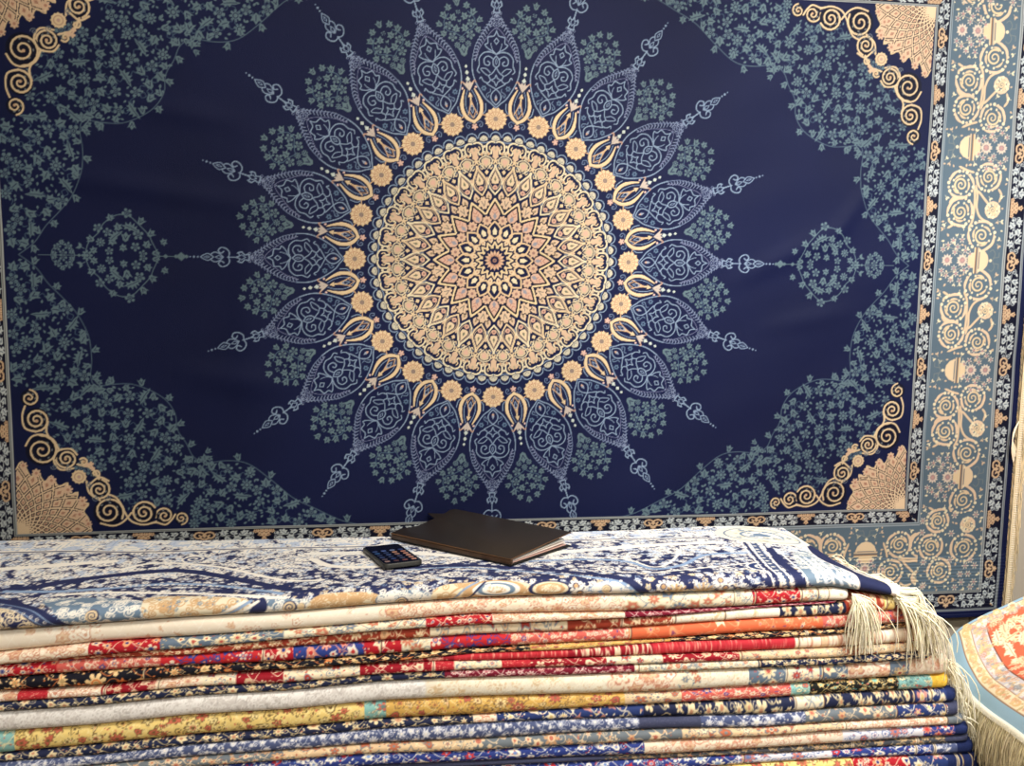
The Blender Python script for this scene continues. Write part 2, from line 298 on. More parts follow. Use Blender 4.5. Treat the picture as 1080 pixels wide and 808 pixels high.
def field_quarter():
    cv = Canvas(0, 0, 488, 284, .5, NAVY)
    col = (TEAL, TEAL2); R = random.Random(11)
    # mask of the spandrel: the side of the outline towards the corner
    poly = [tuple(p) for p in OUTL]+[(484, 0), (484, 282)]
    m = Canvas(0, 0, 488, 284, .5, 0.); m.poly(poly, 1.)
    cl = m.a[..., 0]
    def inside(x, y, pad=0):
        for dx, dy in ((0, 0), (pad, 0), (-pad, 0), (0, pad), (0, -pad)):
            i, j = int((x+dx)/.5), int((y+dy)/.5)
            if not (0 <= i < cv.w and 0 <= j < cv.h) or cl[j, i] < .5: return False
        return True
    vine = curve(OUTL, 5); cv.stroke(vine, 1.0, C3(84, 104, 118))
    def gold_side(x, y): # keep flowers off the gold corner work
        return (x > 316 and y > 259) or (x > 456 and y > 132) or (x > 386 and y > 220) or (x > 446 and y > 180) or (x+y*1.15 > 672)
    pts = []
    # big curled leaves first
    tries = 0
    for rad, n, kinds in ((17, 16, (M_ACANTHUS,)), (10.6, 5000, (M_FLOWER5, M_TULIP, M_IVY, M_FLOWER8, M_TULIP, M_FLOWER5, M_IVY))):
        c = 0
        for _ in range(n*60 if n < 100 else 9000):
            x, y = R.uniform(140, 480), R.uniform(3, 278)
            if not inside(x, y, 6 if rad > 12 else 4.5) or gold_side(x, y): continue
            if any((x-a)**2+(y-b)**2 < (rad*.5+r*.5)**2*(3.2 if rad > 12 and r > 12 else 1) for a, b, r in pts): continue
            pts.append((x, y, rad if rad < 12 else 15.5)); c += 1
            ang = R.uniform(0, TAU)
            M = R.choice(kinds)
            if rad > 12: draw(cv, M, x, y, 5.2, ang, col, R.choice((1, -1)))
            else: draw(cv, M, x, y, R.uniform(5.0, 6.1), ang, col)
            if c >= n: break
    # stems joining neighbours, and small leaves in the gaps
    P = np.array(pts)
    for x, y, r in pts:
        d = np.hypot(P[:, 0]-x, P[:, 1]-y); k = np.argsort(d)[1:3]
        for j in k:
            bx, by = P[j, :2]; mx, my = (x+bx)/2+(by-y)*.2, (y+by)/2-(bx-x)*.2
            L = math.hypot(bx-x, by-y)
            if L < 22: cv.stroke(curve([(x+(bx-x)*.28, y+(by-y)*.28), (mx, my), (x+(bx-x)*.72, y+(by-y)*.72)], 3), .8, C3(72, 94, 112))
    c = 0
    for _ in range(9000):
        x, y = R.uniform(140, 480), R.uniform(3, 278)
        if not inside(x, y, 2) or gold_side(x, y): continue
        if any((x-a)**2+(y-b)**2 < (r*.5+2.1)**2 for a, b, r in pts): continue
        pts.append((x, y, 3.6)); draw(cv, M_LEAF, x, y, R.uniform(3.2, 4.4), R.uniform(0, TAU), col)
    # buds growing out over the outline
    for k in range(0, len(vine)-1, 4):
        x, y = vine[k]; t = math.atan2(*(vine[k+1]-vine[k])[::-1]); s = 1 if k % 8 else -1
        draw(cv, M_TULIP if k % 3 else M_IVY, x+4*math.sin(t)*s, y-4*math.cos(t)*s, 4.4, t+math.pi*(s > 0)+.4, col)
    for x, y in ((303, 204), (408, 124), (312, 214), (398, 132)):
        for b in (2.0, 2.8, 3.8): draw(cv, M_TULIP, x+8*math.cos(b), y+8*math.sin(b), 3.6, b-1.57, col)
    # pendant on the long axis
    px = 371.5
    leafring = curve([(-34, 0), (-27, 14), (-24, 21), (-14, 32), (-6, 39), (6, 40), (18, 32), (24, 22), (33, 13), (37, 0)], 4)
    cv.stroke(xf(leafring, px, 0, 1), 1.0, TEAL)
    for x, y, s, t, M in ((-4, 42, 5, 0, M_FLOWER5), (-17, 34, 4.5, .6, M_TULIP), (12, 37, 4.2, -.4, M_IVY), (-26, 22, 4.5, .9, M_TULIP), (24, 27, 4.6, -.5, M_FLOWER5), (31, 16, 4.2, -1.2, M_TULIP),
                          (-14, 21, 5.2, .3, M_FLOWER5), (5, 28, 4.6, -.2, M_IVY), (15, 23, 4.4, .2, M_FLOWER5), (-2, 18, 5, .1, M_TULIP), (11, 14, 4.6, 2, M_IVY), (22, 13, 4.2, .2, M_FLOWER8),
                          (-22, 11, 4.6, .4, M_IVY), (-11, 9, 4.6, 1., M_FLOWER5), (1, 8, 4.2, 2, M_IVY), (14, 4.5, 4, .2, M_FLOWER5), (29, 5, 4, 1, M_IVY), (-30, 3, 4, 1.5, M_TULIP), (-18, 2, 4, .5, M_FLOWER5), (35, 0, 5, -1.57, M_FLOWER8), (40, 8, 5.4, -1.1, M_LEAVES), (-38, 14, 4, .9, M_IVY)):
        draw(cv, M, px+x, y, s, t, col)
    draw(cv, M_ACANTHUS, px-8, 28, 5, .4, col); draw(cv, M_ACANTHUS, px+8, 20, 4.6, -.7, col)
    for x, s in ((312, 2), (317, 4.2), (322, 2), (332, 2.2), (409, 2), (414, 1.6)): cv.poly(xf([(-1, 0), (0, .9), (1, 0), (0, -.9)], x, 0, s*1.2), TEAL)
    cv.stroke([(308, 0), (340, 0)], .9, TEAL); cv.stroke([(405, 0), (452, 0)], .8, TEAL)
    cv.stroke(xf(circle(11, 14)[:8], 429, 0), .8, TEAL)
    for x, y, s in ((424, 9, 4), (434, 8, 3.8), (429, 2, 4), (421, 3, 3), (437, 2, 3), (430, 13, 3)): draw(cv, M_FLOWER5 if s > 3.5 else M_IVY, x, y, s, x, col)
    # ------- gold corner work
    CX, CY = 480.5, 277.
    # dense scale lattice growing out of the corner
    def latt(r, t): return r
    fan = Canvas(0, 0, 488, 284, .5, 0.)
    fanp = curve([(413, 279), (416, 266), (420, 259), (415, 251), (426, 249), (425, 239), (433, 241), (434, 229), (443, 232), (449, 221), (456, 227), (463, 214), (468, 222), (476, 206), (482, 214)], 3)
    fan.poly(np.vstack([fanp, [(484, 284), (413, 284)]]), 1.)
    sl, X, Y = cv.win(400, 486, 200, 284)
    r = np.hypot(CX-X, CY-Y)+.01; th = np.arctan2(CY-Y+.001, CX-X+.001)
    b = np.log(np.maximum(r, 4)/4)*2.5; a = th*(10/math.pi*2)*.5*.75
    u1 = a*1.6+b; u2 = a*1.6-b
    f1 = np.abs(u1-np.round(u1)); f2 = np.abs(u2-np.round(u2))
    e = np.minimum(f1, f2)*r*.19*2.1*(.5+.5*(r < 0))*1.0+np.minimum(f1, f2)*r*.1
    body = np.maximum(np.abs(u1-np.floor(u1)-.5), np.abs(u2-np.floor(u2)-.5))
    base = np.where((e < .95)[..., None], C3(244, 206, 156), np.where((e < 1.9)[..., None], DARK, np.where((body < .14)[..., None], C3(190, 130, 100), C3(234, 190, 146))))
    msk = fan.a[..., 0][sl]
    v = cv.a[sl]; v += msk[..., None]*(base.astype(np.float32)-v)
    cv.stroke(fanp, 1.3, GOLD)
    for x, y, s, t in ((424, 262, 6, 2.2), (421, 248, 6.5, 2.4), (434, 236, 6.5, 2.4), (449, 226, 6.5, 2.6), (463, 218, 6, 2.9), (475, 210, 5.5, 3.0), (416, 272, 5, 2)):
        draw(cv, [('p', petals(7, .7, 1.1), 0, 0)], x, y, s*.72, t, (C3(232, 186, 144), DARK)); cv.disc((x, y), 1.4, C3(196, 130, 100))
    for (cx, cy, R_, a0, tu, d, w) in ((325, 269, 7, 1.6, 1.6, 1, 1.7), (341.5, 266, 9, .2, 1.7, -1, 1.9), (362, 262.5, 12.5, 3.6, 2.1, 1, 2.2), (396, 260, 15, 2.6, 2.1, 1, 2.2), (404.5, 237, 11, 4.4, 2.1, -1, 2.1),
                                      (407, 220, 4.2, 2, 1.3, 1, 1.9), (418, 207.5, 4.2, 5.6, 1.3, -1, 1.9), (434, 204, 10.5, -.3, 2.1, 1, 2.1), (457, 195, 15.5, 4.8, 2.1, -1, 2.2), (461, 164, 12, 1.2, 2.1, 1, 2.2), (466.5, 142, 8.5, 4.6, 1.6, -1, 1.9)):
        cv.disc((cx, cy), R_, DARK)
        for q in range(7):
            b_ = a0+q*.9; rr = R_*.62
            cv.poly(xf(LEAF, cx+rr*math.cos(b_), cy+rr*math.sin(b_), 2.8, b_), C3(128, 132, 130))
        sp = spiral(cx, cy, R_, a0, tu, d, .1, 34)
        cv.stroke(sp, np.linspace(w, w*.8, len(sp)), GOLD); cv.disc(sp[-1], w*.75, GOLD2)
    for P in ([(331, 265), (335, 271), (341, 275.5), (350, 273), (356, 274)], [(350, 272), (362, 275), (374, 271), (380, 262), (382, 256)], [(374, 262), (382, 271), (392, 275), (404, 272)], [(382, 256), (388, 246), (396, 242)],
              [(404, 248), (414, 240), (416, 228)], [(404, 226), (408, 217), (413, 213), (417, 212), (424, 210)], [(424, 200), (430, 194), (442, 196), (446, 206), (440, 215), (428, 214)], [(441, 194), (446, 184), (456, 179), (466, 181), (472, 190)],
              [(449, 183), (452, 175), (450, 166)], [(462, 176), (472, 172), (474, 160), (471, 150)], [(395, 228), (404, 224), (414, 232)]):
        cv.stroke(curve(P, 4), 2.0, GOLD)
    for x, y in ((410, 214.5), (414.5, 211), (411, 210)): cv.poly(xf(petals(4, .7, 1.1), x, y, 2.6), C3(236, 190, 146))
    cv.poly(xf(petals(12, .92, 1.05), 423, 223, 7.4), GOLD); cv.stroke(xf(circle(4.3, 14)+[(4.3, 0)], 423, 223), 1., C3(190, 150, 120)); cv.disc((423, 223), 1.8, C3(200, 160, 140))
    for x, y in ((413, 232), (432, 215), (408, 246), (446, 212), (396, 246)): cv.stroke(spiral(x, y, 3.2, x, 1.3), .9, C3(120, 128, 134))
    return cv

def small_border():
    """tile: x 0..60.5 from triangle palmette to the next scroll palmette (mirrored outwards), y 0..20 across"""
    cv = Canvas(-2, 0, 62.5, 20, .45, DARK); R = random.Random(3)
    g = (C3(200, 206, 202), C3(50, 58, 86))
    for x, y, M, z, t in ((16, 14, M_TULIP, 4.6, .4), (20, 5.5, M_IVY, 5, 2.2), (27, 13.5, M_IVY, 5.2, 5.), (31, 5, M_TULIP, 4.4, 1.2), (37.5, 14, M_TULIP, 4.8, .3), (41, 5.2, M_IVY, 5, 3.4), (47, 15, M_LEAF, 4.4, 1), (22, 15.5, M_LEAF, 4, 2), (36, 3.4, M_LEAF, 4, 4), (14, 4, M_LEAF, 4, 0), (26, 6, M_LEAF, 3.4, .8), (33, 16, M_LEAF, 3.4, .8)):
        draw(cv, M, x, y, z, t, g)
    cv.stroke(curve([(11, 10), (20, 9), (30, 10), (40, 9), (50, 11)], 5), .8, g[0])
    for x in (12.5, 48.5): cv.stroke(spiral(x, 13, 3, 0, 1.3), .9, g[0]); cv.stroke(spiral(x, 6.4, 2.6, 0, 1.3), .9, g[0])
    o = C3(226, 180, 130); o2 = C3(150, 104, 76)
    for x, y, s in ((0, 4, 3.2), (0, 9.5, 3.4), (0, 15, 3), (4.6, 4, 3), (4.2, 8.6, 2.6), (8.6, 3.6, 2.6), (-4.6, 4, 3)):
        cv.poly(xf(petals(5, .7, 1.1), x, y, s, 1.57), o); cv.disc((x, y), .9, o2)
    for m in (1, -1):
        q = curve([(0, 6), (3, 3.6), (8, 4), (10, 8.6), (6.6, 12), (3.4, 9.6), (5, 7.6)], 4)
        cv.stroke(xf(q, 60.5, 0, 1, 0, m), 2.2, o); cv.stroke(xf([(0, 15), (3.6, 12)], 60.5, 0, 1, 0, m), 2.4, o)
        cv.stroke(xf([(0, 6.5), (4, 4.4), (7, 5.6)], 60.5, 0, 1, 0, m), .7, o2)
    cv.poly(xf(petals(5, .7, 1.1), 60.5, 15, 3.2, 1.57), o); cv.poly(xf([(0, 4), (2.6, 8), (0, 12), (-2.6, 8)], 60.5, 0), o)
    return cv

def volute(cv, x, y, R, a0, d):
    R *= 1.06
    sp = spiral(x, y, R*.5, a0, 1.7, d, .12, 30); cv.stroke(sp, np.linspace(2.3, 1.2, len(sp)), GOLD)
    for k in range(9):     # inner beaded ring
        b = a0+TAU*k/9+.2; c = (x+R*.62*math.cos(b), y+R*.62*math.sin(b))
        if k % 3 == 0: cv.stroke([(x+R*(.6+.05*t)*math.cos(b+t*d), y+R*(.6+.05*t)*math.sin(b+t*d)) for t in np.linspace(-.5, .5, 5)], [1, 2.2, 2.6, 2, .9], C3(240, 200, 150))
        else: cv.disc(c, 1.35, CREAM)
    n = 10
    for k in range(n):
        b = a0+d*TAU*k/n; rr = R*.92
        if k % 3 == 0:
            q = [(x+R*(.9+.1*t)*math.cos(b+d*t), y+R*(.9+.1*t)*math.sin(b+d*t)) for t in np.linspace(-.5, .62, 7)]
            cv.stroke(q, [.9, 2.2, 3.1, 3.4, 2.9, 2, .8], C3(238, 200, 158))
        else:
            cv.disc((x+rr*math.cos(b), y+rr*math.sin(b)), 1.9, CREAM)
            b2 = b+.3*d; cv.disc((x+rr*math.cos(b2), y+rr*math.sin(b2)), 1.5, C3(236, 208, 166))
def big_border():
    """tile: x -10..135.5 along (flowers-inside vase at 0, flowers-outside vase at 125.5), y 0..82 across"""
    cv = Canvas(-14, 0, 140, 82, .5, BORD)
    R = random.Random(8)
    K = [(29.5, 53.5, 17, 2.6, 1), (53.5, 24.5, 15, -1.2, -1), (57.5, 65, 8.5, .5, 1), (80, 56, 16, 1.8, -1), (84, 23, 14.5, 3.6, 1)]
    K = [(28, 53, 17, 2.6, 1), (54, 24, 16, -1.2, -1), (57, 64.5, 8.5, .5, 1), (84, 23, 15.5, 3.6, 1), (93, 56.5, 15.5, 1.8, -1)]
    for P in ([(40, 66), (48, 50), (60, 44), (72, 44), (84, 41)], [(36, 36), (44, 40), (54, 41), (68, 41), (80, 40)], [(64, 58), (70, 52), (76, 46), (80, 38)], [(98, 38), (100, 30), (104, 20)], [(64, 10), (70, 16), (70, 30)], [(66, 72), (74, 74), (80, 70)], [(36, 10), (40, 16), (44, 10)]):
        cv.stroke(curve(P, 4), [1.5]+[2.6]*(len(curve(P, 4))-2)+[1.2], C3(232, 196, 152))
    for k in K: volute(cv, *k)
    for _ in range(420):
        x, y = R.uniform(10, 116), R.uniform(3, 79)
        c = cv.a[max(0, int(y/.5)-7):int(y/.5)+8, max(0, int((x+14)/.5)-7):int((x+14)/.5)+8]
        if np.abs(c-BORD).max() < .05: draw(cv, R.choice((M_LEAF, M_LEAVES, M_LEAF)), x, y, R.uniform(3, 4.4), R.uniform(0, TAU), (R.choice((CREAM, C3(222, 188, 150))), BORD))
    for x, y in ((70, 6), (44, 76), (72, 76), (36, 30), (70, 60), (104, 76), (108, 38), (12, 36), (40, 6)): draw(cv, M_LEAVES, x, y, 4, x, (CREAM, BORD))
    g = C3(120, 128, 126)
    for vx, f in ((0, 1), (125.5, -1)):
        Y = lambda y: y if f > 0 else 82-y
        for m in (1, -1):
            for P, w, c in (([(0, 64), (6, 62.5), (11, 58), (12.4, 52.5), (0, 52.5)], 0, C3(240, 206, 158)), ([(0, 45), (8.5, 45), (8.5, 41.5), (5, 38), (0, 38)], 0, GOLD)):
                cv.poly(xf([(a, Y(b)) for a, b in P], vx, 0, 1, 0, m), c)
        for y0, c in ((50.5, C3(224, 190, 146)), (47.5, C3(150, 110, 80)), (46, C3(240, 210, 160))): cv.stroke([(vx-14, Y(y0)), (vx+14, Y(y0))], 1.8, c)
        cv.disc((vx, Y(66.5)), 1.8, CREAM)
        for m in (1, -1):
            cv.stroke(xf(curve([(0, Y(69)), (7, Y(72)), (12, Y(69)), (10, Y(65))], 4), vx, 0, 1, 0, m), 1., g); cv.stroke(xf([(3, Y(70)), (4, Y(77)), (9, Y(77))], vx, 0, 1, 0, m), .9, g)
        for x, y, s in ((0, 31, 7.5), (0, 12, 7)):
            for q in range(11):
                b = TAU*q/11; cv.poly(xf(LEAF, vx+x+s*.35*math.cos(b), Y(y)+s*.35*math.sin(b), s*.62, b-1.57), C3(226, 206, 184))
            cv.poly(xf(petals(8, .5, 1.), vx+x, Y(y), s*.5), C3(200, 150, 140))
        for m in (1, -1):
            for x, y in ((11, 34), (15, 24), (9, 21), (17, 12), (12, 6), (22, 18), (7, 40), (23, 29)):
                if True:
                    n = R.choice((5, 6))
                    for q in range(n):
                        b = TAU*q/n; cv.poly(xf(LEAF, vx+m*x+1.2*math.cos(b), Y(y)+1.2*math.sin(b), 2.6, b-1.57), C3(220, 204, 184))
                    cv.disc((vx+m*x, Y(y)), 1.2, C3(196, 140, 136))
            cv.stroke(xf(curve([(0, Y(38)), (8, Y(30)), (13, Y(18)), (16, Y(8))], 4), vx, 0, 1, 0, m), .7, C3(170, 160, 140))
    return cv

def wall_rug(X, Y):
    """colour of the wall rug at rug units X right, Y up"""
    out = np.empty(X.shape+(3,), np.float32); out[:] = C3(14, 22, 62)
    ax, ay = np.abs(X), np.abs(Y)
    fq = field_quarter(); inf = (ax <= A_) & (ay <= B_)
    out[inf] = fq.sample(ax[inf], ay[inf])
    st, h = sun_tile(); r = np.hypot(X, Y)
    a = np.arctan2(X, Y); f = np.abs((a+h) % (2*h)-h)
    m = (r < 312) & (r >= 130) & (ay <= B_); c = st.sample(r*np.sin(f), r*np.cos(f))
    keep = m & ~((np.abs(c-NAVY).max(-1) < .012) & (r > 255))
    out[keep] = c[keep]
    dt, h2 = disc_tile(); f = np.abs((a+h2) % (2*h2)-h2); m = r < 133.5
    c = dt.sample(r*np.sin(f), r*np.cos(f)); out[m] = c[m]
    # borders
    sb, bb = small_border(), big_border()
    ex, ey = ax-A_, ay-B_; e = np.maximum(ex, ey); vert = ex > ey
    al = np.where(vert, Y-5., X); L = 60.5
    def tri(t, L): t = np.abs(t) % (2*L); return np.where(t > L, 2*L-t, t)
    t1 = tri(np.where(vert, al-L*1.02, al), L)
    for e0, e1, flip in ((2.6, 17.2, False), (105., 124.5, False)):
        m = (e >= e0) & (e < e1)
        y = (e-e0)/(e1-e0)*20.
        out[m] = sb.sample(t1[m], y[m])
    m = (e >= 20.5) & (e < 101.5)
    al2 = np.where(vert, Y-7., X-62.)
    t2 = tri(al2, 125.5); yy = (e-20.5)/81*82
    out[m] = bb.sample(t2[m], yy[m])
    # corner block of the wide border: volutes of its own
    cb = Canvas(A_+18, -B_-105, A_+105, -B_+24, .5, BORD)
    for x, y, R_, a0, d in ((554.6, -271.4, 16, 2, 1), (526.7, -296.4, 14, 4, -1), (565.4, -302.1, 8.5, 1, 1), (520., -327.3, 15, 0, 1), (562., -330., 17, 3, -1), (532.6, -357.0, 15, 1, 1)):
        volute(cb, x, y, R_, a0, d)
    for x, y in ((570, -362), (562, -372), (578, -372), (566, -352), (578, -352), (572, -345), (574, -378), (560, -362), (508, -310), (508, -296), (516, -284), (514, -374), (546, -344), (545, -312), (575, -290), (512, -346), (548, -290), (520, -271), (512, -376), (554, -378)):
        for q in range(6):
            b = TAU*q/6; cb.poly(xf(LEAF, x+1.4*math.cos(b), y+1.4*math.sin(b), 3., b-1.57), C3(222, 204, 180))
        cb.disc((x, y), 1.3, C3(200, 150, 140))
    RR = random.Random(6)
    for _ in range(1200):
        x, y = RR.uniform(A_+20, A_+103), RR.uniform(-B_-103, -B_+20)
        j, i = int((y-cb.y0)/.5), int((x-cb.x0)/.5)
        if np.abs(cb.a[max(0, j-6):j+7, max(0, i-6):i+7]-BORD).max() < .05: draw(cb, RR.choice((M_LEAF, M_LEAVES, M_LEAF)), x, y, RR.uniform(3, 4.6), RR.uniform(0, TAU), (RR.choice((CREAM, C3(222, 188, 150))), BORD))
    m = (ex > 20.5) & (ex < 101.5) & (ey > 6) & (e < 101.5)
    mm = m & (ex > 20.5)
    out[mm] = cb.sample(ax[mm], -ay[mm])
    for e0, e1, c in ((0, 2.6, LINE), (17.2, 20.5, C3(150, 162, 168)), (101.5, 105., LINE), (124.5, 127.6, C3(150, 156, 160))):
        m = (e >= e0) & (e < e1); mid = np.abs(e-(e0+e1)/2) < .45
        out[m] = c; out[m & mid] = c*.62
    # dyed yarns read a little greyer than the drawing colours
    g = out.mean(-1, keepdims=True); warm = np.clip((out[..., :1]-out[..., 2:3]-.12)*4, 0, 1)
    out = out+(g*1.02-out)*.24*warm
    return out
import bpy
# ================================================================ scene
SC = bpy.context.scene
COL = SC.collection
S = .002423; ZC = 1.45+11.88*S            # metres per rug unit, height of the rug's middle
CAM = np.array([-123.38*S, -974.36*S, 1.45])
def cam_axes(y=.147, p=.12, r=-.011):
    cy, sy, cp, sp, cr, sr = math.cos(y), math.sin(y), math.cos(p), math.sin(p), math.cos(r), math.sin(r)
    Ry = np.array([[cy, 0, sy], [0, 1, 0], [-sy, 0, cy]]); Rx = np.array([[1, 0, 0], [0, cp, -sp], [0, sp, cp]]); Rz = np.array([[cr, -sr, 0], [sr, cr, 0], [0, 0, 1]])
    M = Rz@Rx@Ry
    return np.stack([M[:, 0], -M[:, 2], M[:, 1]], 1)      # rows: camera x, y, z in world
AX = cam_axes(); F = 970.07
def ray(x, y): return AX.T@np.array([(x-540)/F, -(y-404)/F, -1.])
def at_y(x, y, Y): d = ray(x, y); return CAM+(Y-CAM[1])/d[1]*d   # the point of a pixel on a wall-parallel plane
def at_z(x, y, Z): d = ray(x, y); return CAM+(Z-CAM[2])/d[2]*d

def lin(c):
    c = np.asarray(c, float); return np.where(c <= .04045, c/12.92, ((c+.055)/1.055)**2.4)
def mat(name, col=(200, 200, 200), rough=.8, depth=1., metal=0., attr=None, sheen=0., bump=0., bscale=900., spec=.3, vary=0., emit=None, var_scale=6.):
    m = bpy.data.materials.new(name); m.use_nodes = True; nt = m.node_tree; N = nt.nodes; L = nt.links
    b = N['Principled BSDF']; b.inputs['Roughness'].default_value = rough; b.inputs['Metallic'].default_value = metal
    b.inputs['Specular IOR Level'].default_value = spec
    if sheen:
        b.inputs['Sheen Weight'].default_value = sheen; b.inputs['Sheen Roughness'].default_value = .35
        b.inputs['Sheen Tint'].default_value = (*lin(np.array(SHEEN)/255), 1)
    tc = N.new('ShaderNodeTexCoord')
    if attr:
        a = N.new('ShaderNodeVertexColor'); a.layer_name = attr; out = a.outputs['Color']
    else:
        a = N.new('ShaderNodeRGB'); a.outputs[0].default_value = (*lin(np.array(col)/255), 1); out = a.outputs[0]
    n = N.new('ShaderNodeTexNoise'); n.inputs['Scale'].default_value = bscale; n.inputs['Detail'].default_value = 3
    L.new(tc.outputs['Object'], n.inputs['Vector'])
    if vary:
        mr = N.new('ShaderNodeMapRange'); mr.inputs[3].default_value = (1-vary)*depth; mr.inputs[4].default_value = (1+vary)*depth
        mr.inputs[1].default_value = .25; mr.inputs[2].default_value = .75
        n2 = N.new('ShaderNodeTexNoise'); n2.inputs['Scale'].default_value = var_scale; n2.inputs['Detail'].default_value = 5
        L.new(tc.outputs['Object'], n2.inputs['Vector']); L.new(n2.outputs[0], mr.inputs[0])
        mx = N.new('ShaderNodeVectorMath'); mx.operation = 'SCALE'; L.new(out, mx.inputs[0]); L.new(mr.outputs[0], mx.inputs['Scale']); out = mx.outputs[0]
    L.new(out, b.inputs['Base Color'])
    if bump:
        bp = N.new('ShaderNodeBump'); bp.inputs['Strength'].default_value = bump; bp.inputs['Distance'].default_value = .002
        L.new(n.outputs[0], bp.inputs['Height']); L.new(bp.outputs[0], b.inputs['Normal'])
    if emit:
        b.inputs['Emission Color'].default_value = (*lin(np.array(col)/255), 1); b.inputs['Emission Strength'].default_value = emit
    return m
SHEEN = (100, 122, 196)

def link(name, me, parent=None, m=None, smooth=True):
    o = bpy.data.objects.new(name, me); COL.objects.link(o)
    if parent: o.parent = parent
    if m: me.materials.append(m)
    if smooth: me.polygons.foreach_set('use_smooth', np.ones(len(me.polygons), bool))
    me.update(); return o
def mesh(V, Fq, cols=None, name='cloth'):
    """V n x 3, Fq m x 4 (or list of faces), cols n x 3 in sRGB"""
    me = bpy.data.meshes.new(name); V = np.asarray(V, np.float32)
    if isinstance(Fq, np.ndarray):
        me.vertices.add(len(V)); me.vertices.foreach_set('co', V.ravel())
        me.loops.add(Fq.size); me.loops.foreach_set('vertex_index', Fq.astype(np.int32).ravel())
        me.polygons.add(len(Fq)); me.polygons.foreach_set('loop_start', np.arange(0, Fq.size, Fq.shape[1], dtype=np.int32))
        me.update(calc_edges=True)
    else: me.from_pydata(V.tolist(), [], Fq)
    if cols is not None:
        a = me.color_attributes.new('cloth', 'BYTE_COLOR', 'POINT')
        c = np.ones((len(V), 4), np.float32); c[:, :3] = np.clip(cols, 0, 1); a.data.foreach_set('color_srgb', c.ravel())
    return me
def grid_faces(r, c, flip=False, off=0):
    i = np.arange(r-1)[:, None]*c+np.arange(c-1)[None, :]
    f = np.stack([i, i+1, i+c+1, i+c], -1).reshape(-1, 4)+off
    return f[:, ::-1] if flip else f
def tag(o, label=None, cat=None, group=None, kind=None):
    for k, v in (('label', label), ('category', cat), ('group', group), ('kind', kind)):
        if v: o[k] = v
    return o
def wave(x, y, seed, n=5, base=1.):
    r = random.Random(seed); out = 0
    for k in range(n):
        a, b, c, f = r.uniform(-1, 1), r.uniform(-1, 1), r.uniform(0, TAU), base*1.7**k
        out = out+np.sin((a*x+b*y)*f*TAU+c)/1.5**k
    return out/2.

# ---------------------------------------------------------------- the hanging rug
def build_wall_rug():
    fine = .8
    us = np.concatenate([np.linspace(-619, -521, 25), np.arange(-520, 619.2, fine)])
    vs = np.concatenate([np.arange(-416, -340, 4.), np.arange(-340, 318, fine), np.linspace(320, 416, 22)])
    if QUICK: us = us[::3]; vs = vs[::3]
    # lower right corner is seen beside the pile and keeps the fine rows
    vs = np.unique(np.concatenate([np.arange(-416, -339.5, fine if not QUICK else 3.2), vs]))
    U, V = np.meshgrid(us, vs)
    c = wall_rug(U, V)
    X = U*S; Z = ZC+V*S
    # hung cloth: soft folds; the pile stands a little proud where it is light
    y = .007*wave(X, Z*.6, 4, 4, .45)+.0025*wave(X, Z, 9, 4, 1.6)
    def crease(x0, z0, x1, z1, w, d):
        dx, dz = x1-x0, z1-z0; t = np.clip(((X-x0)*dx+(Z-z0)*dz)/(dx*dx+dz*dz), 0, 1)
        q = np.hypot(X-x0-t*dx, Z-z0-t*dz); return -d*np.exp(-(q/w)**2)*np.sin(np.pi*np.clip(t*.9+.05, 0, 1))
    for k in ((.62, 1.42, .95, 1.58, .03, .006), (.9, 1.52, 1.02, 1.70, .025, .005), (-1.15, 1.68, -.55, 1.60, .03, .006), (-1.0, 1.86, -.6, 1.80, .03, .005), (-.8, 1.2, -.5, 1.15, .035, .005),
              (-.62, 1.05, -.6, 1.75, .05, .005), (.0, 1.0, .1, 1.9, .06, .004), (.55, 1.05, .5, 1.6, .05, .004), (.7, 1.3, 1.0, 1.36, .03, .004), (-.35, 1.5, .35, 1.52, .04, .003)): y = y+crease(*k)
    lum = c.mean(-1)
    Y = -.012+y-.0012*lum
    Z = Z+.0045*np.clip(U/560, 0, 1)**2*0
    r, k = U.shape
    V3 = np.stack([X, Y, Z], -1).reshape(-1, 3); Fq = grid_faces(r, k)
    cols = c.reshape(-1, 3)
    # thickness: a back sheet on the outline only
    b = np.concatenate([np.arange(k), np.arange(1, r)*k+k-1, (r-1)*k+np.arange(k-2, -1, -1), np.arange(r-2, 0, -1)*k])
    B = V3[b].copy(); B[:, 1] = np.maximum(B[:, 1]+.012, .006); n0 = len(V3)
    i = np.arange(len(b)); j = (i+1) % len(b)
    side = np.stack([b[i], n0+i, n0+j, b[j]], -1)
    me = mesh(np.vstack([V3, B]), np.vstack([Fq, side]), np.vstack([cols, np.tile(C3(24, 26, 52), (len(B), 1))]))
    o = link('hanging_rug', me, None, M_VELVET)
    tag(o, 'large navy rug with round sunburst medallion hanging on the wall', 'rug')
    return o

